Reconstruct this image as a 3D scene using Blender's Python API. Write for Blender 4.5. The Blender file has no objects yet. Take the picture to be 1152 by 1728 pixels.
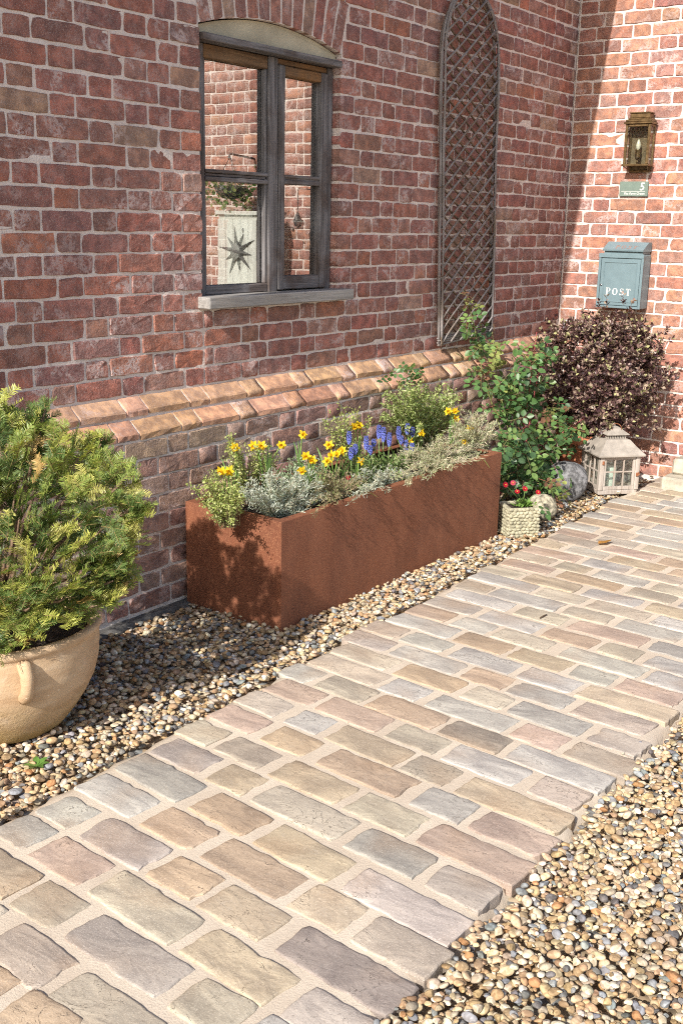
import bpy, math, random
import numpy as np
from mathutils import Vector, Matrix, Euler

rng = np.random.default_rng(7)
random.seed(7)
scene = bpy.context.scene
COL = scene.collection

# ------------------------------------------------------------------ camera
CAM_F = 1838.93                     # focal length in pixels of the 1152 x 1728 photograph
CAM_YAW, CAM_PITCH, CAM_ROLL = 0.942823, 0.260150, 0.0207778
CAM_LOC = np.array([-6.53318, -3.05803, 1.49749])
def cam_axes():
    y, p, r = CAM_YAW, CAM_PITCH, CAM_ROLL
    fw = np.array([math.sin(y)*math.cos(p), math.cos(y)*math.cos(p), -math.sin(p)])
    rt = np.array([math.cos(y), -math.sin(y), 0.0]); up = np.cross(rt, fw)
    return rt*math.cos(r)+up*math.sin(r), -rt*math.sin(r)+up*math.cos(r), fw
RT, UP, FW = cam_axes()
cam = bpy.data.cameras.new('camera'); cam_ob = bpy.data.objects.new('camera', cam); COL.objects.link(cam_ob)
cam.sensor_fit = 'VERTICAL'; cam.sensor_height = 36.0; cam.lens = 36.0*CAM_F/1728.0
cam.clip_start = 0.05; cam.clip_end = 2000
M = Matrix.Identity(4)
for i in range(3):
    M[i][0], M[i][1], M[i][2], M[i][3] = RT[i], UP[i], -FW[i], CAM_LOC[i]
cam_ob.matrix_world = M
scene.camera = cam_ob

# ------------------------------------------------------------------ light
SUN_DIR = np.array([1.47, 0.22, -1.0]); SUN_DIR = SUN_DIR/np.linalg.norm(SUN_DIR)   # the way the light travels
world = bpy.data.worlds.new('World'); scene.world = world; world.use_nodes = True
wn = world.node_tree.nodes; wl = world.node_tree.links
sky = wn.new('ShaderNodeTexSky'); sky.sky_type = 'NISHITA'; sky.sun_disc = False
sky.sun_elevation = math.asin(-SUN_DIR[2])
sky.sun_rotation = math.atan2(-SUN_DIR[0], -SUN_DIR[1])
sky.air_density = 1.0; sky.dust_density = 1.6; sky.ozone_density = 0.6
wn['Background'].inputs['Strength'].default_value = 0.138
wl.new(sky.outputs[0], wn['Background'].inputs['Color'])
sun = bpy.data.lights.new('sun', 'SUN'); sun.energy = 5.0; sun.angle = math.radians(0.53); sun.color = (1.0, 0.945, 0.86)
sun_ob = bpy.data.objects.new('sun', sun); COL.objects.link(sun_ob)
sun_ob.rotation_euler = Vector(SUN_DIR).to_track_quat('-Z', 'Y').to_euler()
sun_ob.location = (-8, -2, 8)
vs = scene.view_settings
vs.view_transform = 'Standard'; vs.look = 'None'; vs.gamma = 1.0; vs.use_curve_mapping = False
vs.exposure = 0.50
scene.cycles.max_bounces = 8; scene.cycles.transparent_max_bounces = 12
scene.cycles.use_denoising = False
scene.cycles.pixel_filter_type = 'BLACKMAN_HARRIS'; scene.cycles.filter_width = 1.05
scene.cycles.use_adaptive_sampling = True; scene.cycles.adaptive_threshold = 0.015

# ------------------------------------------------------------------ helpers
def norm(v):
    v = np.asarray(v, float); n = np.linalg.norm(v, axis=-1, keepdims=True); n[n == 0] = 1
    return v/n
def at(u, v, axis, val):
    """the point where the line of sight through a photograph pixel meets the plane axis = val"""
    d = FW+RT*(u-576)/CAM_F-UP*(v-864)/CAM_F
    t = (val-CAM_LOC[axis])/d[axis]
    return CAM_LOC+t*d
def at_depth(u, v, depth):
    d = FW+RT*(u-576)/CAM_F-UP*(v-864)/CAM_F
    return CAM_LOC+depth*d
def project(P):
    d = np.asarray(P, float)-CAM_LOC; z = d@FW
    return np.stack([576+CAM_F*(d@RT)/z, 864-CAM_F*(d@UP)/z], -1)

def tag(o, label=None, cat=None, group=None, kind=None):
    if label: o['label'] = label
    if cat: o['category'] = cat
    if group: o['group'] = group
    if kind: o['kind'] = kind
    return o
def empty(name, loc=(0, 0, 0), rz=0.0, parent=None):
    o = bpy.data.objects.new(name, None); COL.objects.link(o)
    o.location = loc; o.rotation_euler = (0, 0, rz); o.empty_display_size = 0.05
    if parent: o.parent = parent
    return o

class MB:
    """collects shapes into one mesh"""
    def __init__(s): s.v = []; s.f = []; s.c = []; s.col = (1, 1, 1)
    def _add(s, vs, fs):
        b = len(s.v); s.v += [tuple(map(float, p)) for p in vs]; s.c += [s.col]*len(vs)
        s.f += [tuple(b+i for i in f) for f in fs]
    def box(s, c, size, R=None, jit=0.0):
        x, y, z = [q/2 for q in size]
        P = np.array([(-x,-y,-z),(x,-y,-z),(x,y,-z),(-x,y,-z),(-x,-y,z),(x,-y,z),(x,y,z),(-x,y,z)])
        if jit: P = P+rng.uniform(-jit, jit, P.shape)
        if R is not None: P = P@np.array(R).T
        s._add(P+np.array(c), [(0,3,2,1),(4,5,6,7),(0,1,5,4),(1,2,6,5),(2,3,7,6),(3,0,4,7)])
    def box2(s, a, b, jit=0.0):
        a = np.array(a, float); b = np.array(b, float); s.box((a+b)/2, np.abs(b-a), jit=jit)
    def bbox2(s, a, b, bev=0.002):
        """a box with bevelled edges"""
        a = np.array(a, float); b = np.array(b, float)
        c = (a+b)/2; h = np.abs(b-a)/2; e = min(bev, h.min()*0.45)
        P = []
        idx = {}
        for sx in (-1, 1):
            for sy in (-1, 1):
                for sz in (-1, 1):
                    for ax in range(3):
                        q = h-e; q = q.copy(); q[ax] = h[ax]
                        idx[(sx, sy, sz, ax)] = len(P); P.append(c+q*np.array([sx, sy, sz]))
        F = []
        I = lambda sx, sy, sz, ax: idx[(sx, sy, sz, ax)]
        for sg in (-1, 1):
            F.append([I(sg,-1,-1,0), I(sg,1,-1,0), I(sg,1,1,0), I(sg,-1,1,0)][::sg])
            F.append([I(-1,sg,-1,1), I(-1,sg,1,1), I(1,sg,1,1), I(1,sg,-1,1)][::sg])
            F.append([I(-1,-1,sg,2), I(1,-1,sg,2), I(1,1,sg,2), I(-1,1,sg,2)][::sg])
        for s1 in (-1, 1):
            for s2 in (-1, 1):
                F.append([I(s1,s2,-1,0), I(s1,s2,1,0), I(s1,s2,1,1), I(s1,s2,-1,1)][::-s1*s2])
                F.append([I(s1,-1,s2,0), I(s1,1,s2,0), I(s1,1,s2,2), I(s1,-1,s2,2)][::s1*s2])
                F.append([I(-1,s1,s2,1), I(1,s1,s2,1), I(1,s1,s2,2), I(-1,s1,s2,2)][::-s1*s2])
        for sx in (-1, 1):
            for sy in (-1, 1):
                for sz in (-1, 1):
                    F.append([I(sx,sy,sz,0), I(sx,sy,sz,1), I(sx,sy,sz,2)][::sx*sy*sz])
        s._add(P, F)
    def tube(s, pts, rad, n=6, cap=True):
        pts = np.array(pts, float); m = len(pts)
        rad = np.full(m, rad) if np.isscalar(rad) else np.array(rad)
        T = norm(np.gradient(pts, axis=0)); ref = np.array([0, 0, 1.0])
        if abs(T[0]@ref) > 0.9: ref = np.array([1.0, 0, 0])
        vs = []; a = np.arange(n)*2*math.pi/n
        u = ref-T[0]*(ref@T[0]); u = u/np.linalg.norm(u)
        for i in range(m):
            u = u-T[i]*(u@T[i]); u = u/(np.linalg.norm(u)+1e-9); w = np.cross(T[i], u)
            vs.append(pts[i]+rad[i]*(np.cos(a)[:, None]*u+np.sin(a)[:, None]*w))
        fs = [(i*n+j, i*n+(j+1) % n, (i+1)*n+(j+1) % n, (i+1)*n+j) for i in range(m-1) for j in range(n)]
        if cap: fs += [tuple(range(n))[::-1], tuple(range((m-1)*n, m*n))]
        s._add(np.concatenate(vs), fs)
    def lathe(s, prof, n=32, c=(0, 0, 0), wob=0.0):
        a = np.arange(n)*2*math.pi/n; vs = []
        for r, z in prof:
            w = 1+wob*np.sin(3*a+z*9)+wob*0.6*np.sin(5*a-z*17)
            vs.append(np.stack([c[0]+r*w*np.cos(a), c[1]+r*w*np.sin(a), np.full(n, c[2]+z)], -1))
        m = len(prof)
        fs = [(i*n+j, i*n+(j+1) % n, (i+1)*n+(j+1) % n, (i+1)*n+j) for i in range(m-1) for j in range(n)]
        s._add(np.concatenate(vs), fs)
    def prism(s, poly, lo, hi, axis=1):
        """a flat outline (2d, counter-clockwise) pushed from lo to hi along an axis"""
        n = len(poly); o = [i for i in range(3) if i != axis]
        P = np.zeros((2*n, 3))
        for k, val in enumerate((lo, hi)):
            P[k*n:(k+1)*n, o[0]] = [q[0] for q in poly]; P[k*n:(k+1)*n, o[1]] = [q[1] for q in poly]; P[k*n:(k+1)*n, axis] = val
        fs = [tuple(range(n)), tuple(range(2*n-1, n-1, -1))]+[(j, j+n, (j+1) % n+n, (j+1) % n) for j in range(n)]
        s._add(P, fs)
    def ball(s, c, r, sub=1, R=None, jit=0.0):
        V, F = ICO[sub]
        P = V*(1+rng.uniform(-jit, jit, (len(V), 1)))*np.array(r)
        if R is not None: P = P@np.array(R).T
        s._add(P+np.array(c), F)
    def build(s, name, mat, parent=None, smooth=False, loc=None, rz=0.0, fix=False):
        me = bpy.data.meshes.new(name); me.from_pydata(s.v, [], s.f)
        if fix or True:
            import bmesh
            bm = bmesh.new(); bm.from_mesh(me); bmesh.ops.recalc_face_normals(bm, faces=bm.faces); bm.to_mesh(me); bm.free()
        ca = me.color_attributes.new('Col', 'FLOAT_COLOR', 'POINT')
        ca.data.foreach_set('color', np.concatenate([np.array(s.c, float).reshape(-1, 3), np.ones((len(s.c), 1))], 1).ravel())
        if smooth: me.polygons.foreach_set('use_smooth', [True]*len(me.polygons))
        me.materials.append(mat)
        o = bpy.data.objects.new(name, me); COL.objects.link(o)
        if parent: o.parent = parent
        if loc is not None: o.location = loc
        o.rotation_euler = (0, 0, rz)
        return o

def mesh_np(name, V, F, mat, parent=None, C=None, smooth=False, kind=None):
    """V (n,3), F (m,k) with k = 3 or 4, C (n,3)"""
    me = bpy.data.meshes.new(name); k = F.shape[1]
    me.vertices.add(len(V)); me.vertices.foreach_set('co', np.ascontiguousarray(V, np.float32).ravel())
    me.loops.add(F.size); me.loops.foreach_set('vertex_index', np.ascontiguousarray(F, np.int32).ravel())
    me.polygons.add(len(F)); me.polygons.foreach_set('loop_start', np.arange(len(F), dtype=np.int32)*k)
    if smooth: me.polygons.foreach_set('use_smooth', np.ones(len(F), bool))
    me.update(calc_edges=True)
    if C is not None:
        ca = me.color_attributes.new('Col', 'FLOAT_COLOR', 'POINT')
        ca.data.foreach_set('color', np.concatenate([C, np.ones((len(C), 1))], 1).astype(np.float32).ravel())
    me.materials.append(mat)
    o = bpy.data.objects.new(name, me); COL.objects.link(o)
    if parent: o.parent = parent
    if kind: o['kind'] = kind
    return o

def icosphere(sub):
    t = (1+5**0.5)/2
    V = [(-1,t,0),(1,t,0),(-1,-t,0),(1,-t,0),(0,-1,t),(0,1,t),(0,-1,-t),(0,1,-t),(t,0,-1),(t,0,1),(-t,0,-1),(-t,0,1)]
    F = [(0,11,5),(0,5,1),(0,1,7),(0,7,10),(0,10,11),(1,5,9),(5,11,4),(11,10,2),(10,7,6),(7,1,8),(3,9,4),(3,4,2),(3,2,6),(3,6,8),(3,8,9),(4,9,5),(2,4,11),(6,2,10),(8,6,7),(9,8,1)]
    V = [tuple(norm(np.array(v))) for v in V]
    for _ in range(sub):
        mid = {}; G = []
        def m(a, b):
            k = (min(a, b), max(a, b))
            if k not in mid:
                mid[k] = len(V); V.append(tuple(norm(np.array(V[a])+np.array(V[b]))))
            return mid[k]
        for a, b, c in F:
            x, y, z = m(a, b), m(b, c), m(c, a); G += [(a,x,z),(b,y,x),(c,z,y),(x,y,z)]
        F = G
    return np.array(V), np.array(F)
ICO = {i: icosphere(i) for i in range(4)}

# ------------------------------------------------------------------ materials
def new_mat(name):
    m = bpy.data.materials.new(name); m.use_nodes = True
    nt = m.node_tree; b = nt.nodes['Principled BSDF']
    return m, nt, b
class NT:
    """short hand for node trees"""
    def __init__(s, nt): s.nt = nt; s.n = nt.nodes; s.l = nt.links
    def link(s, a, b): s.l.new(a, b)
    def _in(s, sock, val):
        if hasattr(val, 'is_output') or isinstance(val, bpy.types.NodeSocket): s.l.new(val, sock)
        else: sock.default_value = val
    def pos(s): return s.n.new('ShaderNodeNewGeometry').outputs['Position']
    def obj(s): return s.n.new('ShaderNodeTexCoord').outputs['Object']
    def vmath(s, op, a, b):
        n = s.n.new('ShaderNodeVectorMath'); n.operation = op; s._in(n.inputs[0], a)
        if op == 'SCALE': s._in(n.inputs[3], b)
        else: s._in(n.inputs[1], b)
        return n.outputs[0]
    def math(s, op, a, b=0.0, c=0.0, clamp=False):
        n = s.n.new('ShaderNodeMath'); n.operation = op; n.use_clamp = clamp
        s._in(n.inputs[0], a); s._in(n.inputs[1], b); s._in(n.inputs[2], c); return n.outputs[0]
    def noise(s, vec, scale, detail=3.0, rough=0.55, dist=0.0):
        n = s.n.new('ShaderNodeTexNoise'); s._in(n.inputs['Vector'], vec)
        n.inputs['Scale'].default_value = scale; n.inputs['Detail'].default_value = detail
        n.inputs['Roughness'].default_value = rough; n.inputs['Distortion'].default_value = dist
        return n.outputs[0]
    def voro(s, vec, scale, feature='F1', out='Distance', rand=1.0):
        n = s.n.new('ShaderNodeTexVoronoi'); n.feature = feature; s._in(n.inputs['Vector'], vec)
        n.inputs['Scale'].default_value = scale; n.inputs['Randomness'].default_value = rand
        return n.outputs[out]
    def ramp(s, fac, lo, hi, a=0.0, b=1.0):
        n = s.n.new('ShaderNodeMapRange'); n.interpolation_type = 'SMOOTHSTEP'; s._in(n.inputs[0], fac)
        n.inputs[1].default_value = lo; n.inputs[2].default_value = hi; n.inputs[3].default_value = a; n.inputs[4].default_value = b
        return n.outputs[0]
    def mix(s, fac, a, b, mode='MIX'):
        n = s.n.new('ShaderNodeMix'); n.data_type = 'RGBA'; n.blend_type = mode
        s._in(n.inputs[0], fac)
        for sock, val in ((n.inputs[6], a), (n.inputs[7], b)):
            if isinstance(val, tuple): sock.default_value = (*val[:3], 1)
            else: s._in(sock, val)
        return n.outputs[2]
    def ocol(s): return s.n.new('ShaderNodeObjectInfo').outputs['Color']
    def attr(s, name='Col'):
        n = s.n.new('ShaderNodeAttribute'); n.attribute_name = name; return n.outputs['Color']
    def bump(s, h, strength, dist, prev=None):
        n = s.n.new('ShaderNodeBump'); n.inputs['Strength'].default_value = strength; n.inputs['Distance'].default_value = dist
        s._in(n.inputs['Height'], h)
        if prev is not None: s.l.new(prev, n.inputs['Normal'])
        return n.outputs[0]

def brick_material(name, source, bloom=1.0, relief=0.9):
    m, nt, b = new_mat(name); T = NT(nt)
    c = T.ocol() if source == 'object' else T.attr()
    off = T.vmath('SCALE', c, 91.0)
    v = T.vmath('ADD', T.pos(), off)
    n1 = T.noise(v, 22, 2, 0.6); n2 = T.noise(v, 90, 3, 0.7); n3 = T.noise(v, 11, 3, 0.65, 0.6); n4 = T.noise(v, 320, 1, 0.6)
    col = T.mix(T.ramp(n1, 0.35, 0.7), T.mix(1.0, c, (0.62, 0.58, 0.60), 'MULTIPLY'), T.mix(1.0, c, (1.25, 1.2, 1.15), 'MULTIPLY'))
    col = T.mix(T.math('MULTIPLY', T.ramp(n2, 0.62, 0.70), 0.6), col, (0.06, 0.03, 0.027))
    n0 = T.ramp(T.noise(off, 1.0, 0), 0.35, 0.68, 0.25, 1.35)
    f = T.math('MULTIPLY', T.ramp(n3, 0.48, 0.62), T.ramp(n2, 0.40, 0.50))
    g = T.math('MULTIPLY', T.ramp(n2, 0.30, 0.72), 0.30)
    col = T.mix(T.math('MULTIPLY', T.math('MULTIPLY', T.math('MAXIMUM', f, g), n0), 0.62*bloom, clamp=True), col, (0.54, 0.43, 0.41))
    col = T.mix(T.ramp(n4, 0.58, 0.66, 0, 0.45), col, (0.5, 0.42, 0.38))
    col = T.mix(0.09, col, (0.56, 0.42, 0.38))
    T.link(col, b.inputs['Base Color'])
    b.inputs['Roughness'].default_value = 0.88; b.inputs['Specular IOR Level'].default_value = 0.25
    h = T.math('ADD', T.math('MULTIPLY', n2, 0.75), T.math('ADD', T.math('MULTIPLY', n1, 0.22), T.math('MULTIPLY', n4, 0.3)))
    T.link(T.bump(h, relief, 0.007), b.inputs['Normal'])
    return m
MAT = {}
MAT['brick'] = brick_material('brick_clay', 'object')
MAT['ledge'] = brick_material('ledge_brick', 'object', 0.5, 0.32)
MAT['brick_attr'] = brick_material('brick_clay_field', 'attr')

def simple(name, col, rough=0.7, metal=0.0, spec=0.4, nscale=None, namp=0.3, bscale=None, bdist=0.001, bstr=0.5, src=None):
    m, nt, b = new_mat(name); T = NT(nt)
    base = src(T) if src else None
    if nscale:
        n = T.noise(T.obj(), nscale, 4, 0.6)
        lo = tuple(q*(1-namp) for q in col); hi = tuple(min(1, q*(1+namp)) for q in col)
        if base is not None:
            c = T.mix(T.ramp(n, 0.3, 0.7), T.mix(1.0, base, (1-namp,)*3, 'MULTIPLY'), T.mix(1.0, base, (1+namp,)*3, 'MULTIPLY'))
        else:
            c = T.mix(T.ramp(n, 0.3, 0.7), lo, hi)
        T.link(c, b.inputs['Base Color'])
    elif base is not None: T.link(base, b.inputs['Base Color'])
    else: b.inputs['Base Color'].default_value = (*col, 1)
    b.inputs['Roughness'].default_value = rough; b.inputs['Metallic'].default_value = metal; b.inputs['Specular IOR Level'].default_value = spec
    if bscale:
        T.link(T.bump(T.noise(T.obj(), bscale, 4, 0.6), bstr, bdist), b.inputs['Normal'])
    return m

def mortar_material():
    m, nt, b = new_mat('lime_mortar'); T = NT(nt); v = T.pos()
    n1 = T.noise(v, 5, 4, 0.6); n2 = T.noise(v, 160, 4, 0.7); n3 = T.noise(v, 45, 3, 0.6)
    c = T.mix(T.ramp(n1, 0.3, 0.7), (0.645, 0.55, 0.495), (0.75, 0.66, 0.605))
    c = T.mix(T.ramp(n2, 0.55, 0.75, 0, 0.5), c, (0.40, 0.31, 0.26))
    c = T.mix(T.ramp(n3, 0.6, 0.75, 0, 0.4), c, (0.40, 0.23, 0.18))
    T.link(c, b.inputs['Base Color']); b.inputs['Roughness'].default_value = 0.95; b.inputs['Specular IOR Level'].default_value = 0.15
    T.link(T.bump(T.math('ADD', n2, T.math('MULTIPLY', n3, 2.0)), 0.8, 0.004), b.inputs['Normal'])
    return m
MAT['mortar'] = mortar_material()

def sett_material():
    m, nt, b = new_mat('riven_sandstone'); T = NT(nt)
    c = T.ocol(); v = T.vmath('ADD', T.pos(), T.vmath('SCALE', c, 77.0))
    vs_ = T.vmath('MULTIPLY', v, (1.0, 0.45, 1.0))
    n1 = T.noise(vs_, 8, 3, 0.6, 0.8); n2 = T.noise(vs_, 30, 3, 0.6, 1.0); n3 = T.noise(v, 300, 1, 0.7); n4 = T.noise(v, 5, 1, 0.5)
    col = T.mix(T.ramp(n1, 0.32, 0.68), T.mix(1.0, c, (0.72, 0.70, 0.70), 'MULTIPLY'), T.mix(1.0, c, (1.18, 1.16, 1.12), 'MULTIPLY'))
    col = T.mix(T.ramp(n4, 0.5, 0.75, 0, 0.35), col, (0.36, 0.235, 0.14))
    rid = T.math('ABSOLUTE', T.math('SUBTRACT', n2, 0.5))
    col = T.mix(T.ramp(rid, 0.0, 0.014, 0.16, 0), col, (0.60, 0.55, 0.49))
    n5 = T.noise(vs_, 14, 4, 0.6, 1.6)
    crk = T.ramp(T.math('ABSOLUTE', T.math('SUBTRACT', n5, 0.52)), 0.0, 0.007, 1, 0)
    crk = T.math('MULTIPLY', crk, T.ramp(n1, 0.5, 0.62))
    col = T.mix(T.math('MULTIPLY', crk, 0.7), col, (0.07, 0.05, 0.04))
    col = T.mix(T.ramp(n3, 0.55, 0.68, 0, 0.45), col, T.mix(1.0, c, (1.5, 1.5, 1.5), 'MULTIPLY'))
    n6 = T.noise(v, 110, 2, 0.7); col = T.mix(T.ramp(n6, 0.56, 0.68, 0, 0.45), col, T.mix(1.0, c, (0.55, 0.52, 0.50), 'MULTIPLY'))
    T.link(col, b.inputs['Base Color']); b.inputs['Roughness'].default_value = 0.72; b.inputs['Specular IOR Level'].default_value = 0.35
    st = T.math('MULTIPLY', T.math('FLOOR', T.math('MULTIPLY', n1, 9.0)), 0.11)
    h = T.math('ADD', T.math('ADD', T.math('MULTIPLY', n1, 0.8), T.math('MULTIPLY', st, 0.35)), T.math('ADD', T.math('MULTIPLY', n2, 0.30), T.math('MULTIPLY', n3, 0.09)))
    h = T.math('SUBTRACT', h, T.math('MULTIPLY', crk, 0.25))
    T.link(T.bump(h, 0.7, 0.009), b.inputs['Normal'])
    return m
MAT['sett'] = sett_material()

def grout_material():
    m, nt, b = new_mat('sandy_pointing'); T = NT(nt); v = T.pos()
    n1 = T.noise(v, 4, 4, 0.6); n2 = T.noise(v, 210, 2, 0.75); n3 = T.noise(v, 60, 4, 0.6)
    c = T.mix(T.ramp(n1, 0.3, 0.7), (0.50, 0.42, 0.335), (0.585, 0.505, 0.41))
    c = T.mix(T.ramp(n2, 0.52, 0.70, 0, 0.30), c, (0.38, 0.30, 0.23))
    c = T.mix(T.ramp(n3, 0.60, 0.78, 0, 0.15), c, (0.40, 0.31, 0.23))
    T.link(c, b.inputs['Base Color']); b.inputs['Roughness'].default_value = 0.95; b.inputs['Specular IOR Level'].default_value = 0.15
    T.link(T.bump(T.math('ADD', T.math('MULTIPLY', n2, 0.6), T.math('MULTIPLY', n3, 0.4)), 0.6, 0.004), b.inputs['Normal'])
    return m
MAT['grout'] = grout_material()

def pebble_material():
    m, nt, b = new_mat('river_pebble'); T = NT(nt)
    c = T.attr(); v = T.vmath('ADD', T.pos(), T.vmath('SCALE', c, 31.0))
    n1 = T.noise(v, 70, 2, 0.6, 0.5); n2 = T.noise(v, 420, 1, 0.6)
    col = T.mix(T.ramp(n1, 0.35, 0.68), T.mix(1.0, c, (0.66, 0.62, 0.58), 'MULTIPLY'), T.mix(1.0, c, (1.2, 1.18, 1.15), 'MULTIPLY'))
    col = T.mix(T.ramp(n2, 0.62, 0.75, 0, 0.3), col, (0.12, 0.09, 0.07))
    T.link(col, b.inputs['Base Color']); b.inputs['Roughness'].default_value = 0.75; b.inputs['Specular IOR Level'].default_value = 0.2
    T.link(T.bump(T.math('ADD', n1, T.math('MULTIPLY', n2, 0.2)), 0.5, 0.004), b.inputs['Normal'])
    return m
MAT['pebble'] = pebble_material()

def leaf_material(name, rough=0.4, trans=0.3, spec=0.5, ns=60):
    m, nt, b = new_mat(name); T = NT(nt); c = T.attr()
    n = T.noise(T.pos(), ns, 3, 0.6)
    col = T.mix(T.ramp(n, 0.3, 0.7), T.mix(1.0, c, (0.78, 0.8, 0.78), 'MULTIPLY'), T.mix(1.0, c, (1.15, 1.12, 1.1), 'MULTIPLY'))
    T.link(col, b.inputs['Base Color']); b.inputs['Roughness'].default_value = rough; b.inputs['Specular IOR Level'].default_value = spec
    tr = T.n.new('ShaderNodeBsdfTranslucent'); T.link(T.mix(1.0, col, (1.25, 1.35, 0.7), 'MULTIPLY'), tr.inputs['Color'])
    mx = T.n.new('ShaderNodeMixShader'); mx.inputs[0].default_value = trans
    T.link(b.outputs[0], mx.inputs[1]); T.link(tr.outputs[0], mx.inputs[2])
    T.link(mx.outputs[0], T.n['Material Output'].inputs['Surface'])
    return m
MAT['leaf'] = leaf_material('leaf', 0.45, 0.28)
MAT['glossleaf'] = leaf_material('glossy_leaf', 0.40, 0.22, 0.45)
MAT['petal'] = leaf_material('petal', 0.55, 0.35, 0.3)

def wood_material(name, cols, axis, scale=1.0, rough=0.85):
    m, nt, b = new_mat(name); T = NT(nt)
    k = [60*scale]*3; k[axis] = 3.0*scale
    v = T.vmath('MULTIPLY', T.pos(), tuple(k))
    n1 = T.noise(v, 1.0, 5, 0.65, 0.4); n2 = T.noise(T.pos(), 5, 3, 0.6); n3 = T.noise(T.vmath('MULTIPLY', T.pos(), tuple(q*3 for q in k)), 1.0, 3, 0.6)
    c = T.mix(T.ramp(n1, 0.3, 0.7), cols[0], cols[1])
    c = T.mix(T.ramp(n2, 0.45, 0.7, 0, 0.75), c, cols[2])
    c = T.mix(T.ramp(n3, 0.62, 0.74, 0, 0.6), c, tuple(q*0.25 for q in cols[0]))
    T.link(c, b.inputs['Base Color']); b.inputs['Roughness'].default_value = rough; b.inputs['Specular IOR Level'].default_value = 0.2
    T.link(T.bump(T.math('ADD', n1, T.math('MULTIPLY', n3, 0.5)), 0.7, 0.003), b.inputs['Normal'])
    return m
GREYWOOD = [(0.085, 0.078, 0.077), (0.235, 0.222, 0.225), (0.085, 0.058, 0.046)]
MAT['wood_z'] = wood_material('weathered_wood_upright', GREYWOOD, 2)
MAT['wood_x'] = wood_material('weathered_wood_level', GREYWOOD, 0)
MAT['sillwood'] = wood_material('silver_oak_sill', [(0.20, 0.19, 0.18), (0.36, 0.345, 0.33), (0.27, 0.245, 0.22)], 0)
MAT['willow'] = wood_material('grey_willow', [(0.17, 0.15, 0.14), (0.31, 0.285, 0.28), (0.17, 0.125, 0.09)], 2)
MAT['willow_back'] = wood_material('brown_willow', [(0.13, 0.085, 0.055), (0.23, 0.16, 0.105), (0.10, 0.065, 0.045)], 2)  # brown back rods, colour darkened further to deepen the shade in the lattice

def corten_material():
    m, nt, b = new_mat('corten_steel'); T = NT(nt); v = T.pos()
    n1 = T.noise(v, 260, 2, 0.7); n2 = T.noise(T.vmath('MULTIPLY', v, (1, 1, 0.35)), 8, 5, 0.7); n3 = T.noise(v, 90, 3, 0.75); n4 = T.noise(v, 4.5, 4, 0.65)
    c = T.mix(T.ramp(n2, 0.3, 0.7), (0.145, 0.051, 0.028), (0.245, 0.092, 0.049))
    c = T.mix(T.ramp(n4, 0.42, 0.66, 0, 0.45), c, (0.21, 0.068, 0.030))
    c = T.mix(T.ramp(n1, 0.50, 0.68, 0, 0.65), c, (0.38, 0.18, 0.095))
    c = T.mix(T.ramp(n3, 0.55, 0.72, 0, 0.6), c, (0.115, 0.040, 0.022))
    T.link(c, b.inputs['Base Color']); b.inputs['Roughness'].default_value = 0.72; b.inputs['Specular IOR Level'].default_value = 0.35
    T.link(T.bump(T.math('ADD', n1, n3), 0.5, 0.002), b.inputs['Normal'])
    return m
MAT['corten'] = corten_material()

def terracotta_material(name, a, bcol, moss):
    m, nt, b = new_mat(name); T = NT(nt); v = T.pos()
    n1 = T.noise(T.vmath('MULTIPLY', v, (1, 1, 3.5)), 7, 5, 0.6); n2 = T.noise(v, 120, 4, 0.7); sp = T.voro(v, 55)
    c = T.mix(T.ramp(n1, 0.3, 0.7), a, bcol)
    sep = T.n.new('ShaderNodeSeparateXYZ'); T.link(v, sep.inputs[0])
    low = T.ramp(T.math('ADD', sep.outputs[2], T.math('MULTIPLY', T.noise(v, 9, 4, 0.6), 0.2)), 0.10, 0.27, 1, 0)
    c = T.mix(T.math('MULTIPLY', low, moss), c, (0.33, 0.235, 0.07))
    c = T.mix(T.math('MULTIPLY', T.ramp(sp, 0.06, 0.16, 0.75, 0), T.ramp(T.noise(v, 14, 3, 0.6), 0.50, 0.60)), c, (0.75, 0.68, 0.58))
    c = T.mix(T.ramp(T.noise(v, 16, 5, 0.7), 0.52, 0.72, 0, 0.35), c, (0.62, 0.50, 0.38))
    T.link(c, b.inputs['Base Color']); b.inputs['Roughness'].default_value = 0.85; b.inputs['Specular IOR Level'].default_value = 0.2
    rgh = T.math('MULTIPLY', n2, T.math('ADD', 0.3, low))
    T.link(T.bump(T.math('ADD', rgh, T.math('MULTIPLY', n1, 0.6)), 0.8, 0.006), b.inputs['Normal'])
    return m
MAT['terracotta'] = terracotta_material('pale_terracotta', (0.44, 0.295, 0.175), (0.56, 0.41, 0.265), 0.7)
MAT['redpot'] = terracotta_material('red_terracotta', (0.36, 0.12, 0.06), (0.42, 0.17, 0.09), 0.2)

def pane_material(name, refl, tint):
    m, nt, b = new_mat(name); T = NT(nt)
    g = T.n.new('ShaderNodeBsdfGlossy'); g.inputs['Roughness'].default_value = 0.0; g.inputs['Color'].default_value = (0.95, 0.95, 0.94, 1)
    t = T.n.new('ShaderNodeBsdfTransparent'); t.inputs['Color'].default_value = (*tint, 1)
    w = T.bump(T.noise(T.pos(), 2.2, 1, 0.4), 0.02, 0.05)
    T.link(w, g.inputs['Normal'])
    mx = T.n.new('ShaderNodeMixShader'); mx.inputs[0].default_value = refl
    T.link(t.outputs[0], mx.inputs[1]); T.link(g.outputs[0], mx.inputs[2])
    T.link(mx.outputs[0], T.n['Material Output'].inputs['Surface'])
    return m
MAT['pane'] = pane_material('coated_window_glass', 0.42, (0.9, 0.93, 0.92))
MAT['thinpane'] = pane_material('lantern_glass', 0.12, (0.93, 0.96, 0.95))
MAT['render'] = simple('cream_render', (0.47, 0.42, 0.30), 0.9, nscale=6, namp=0.15, bscale=90, bdist=0.002)
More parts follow.
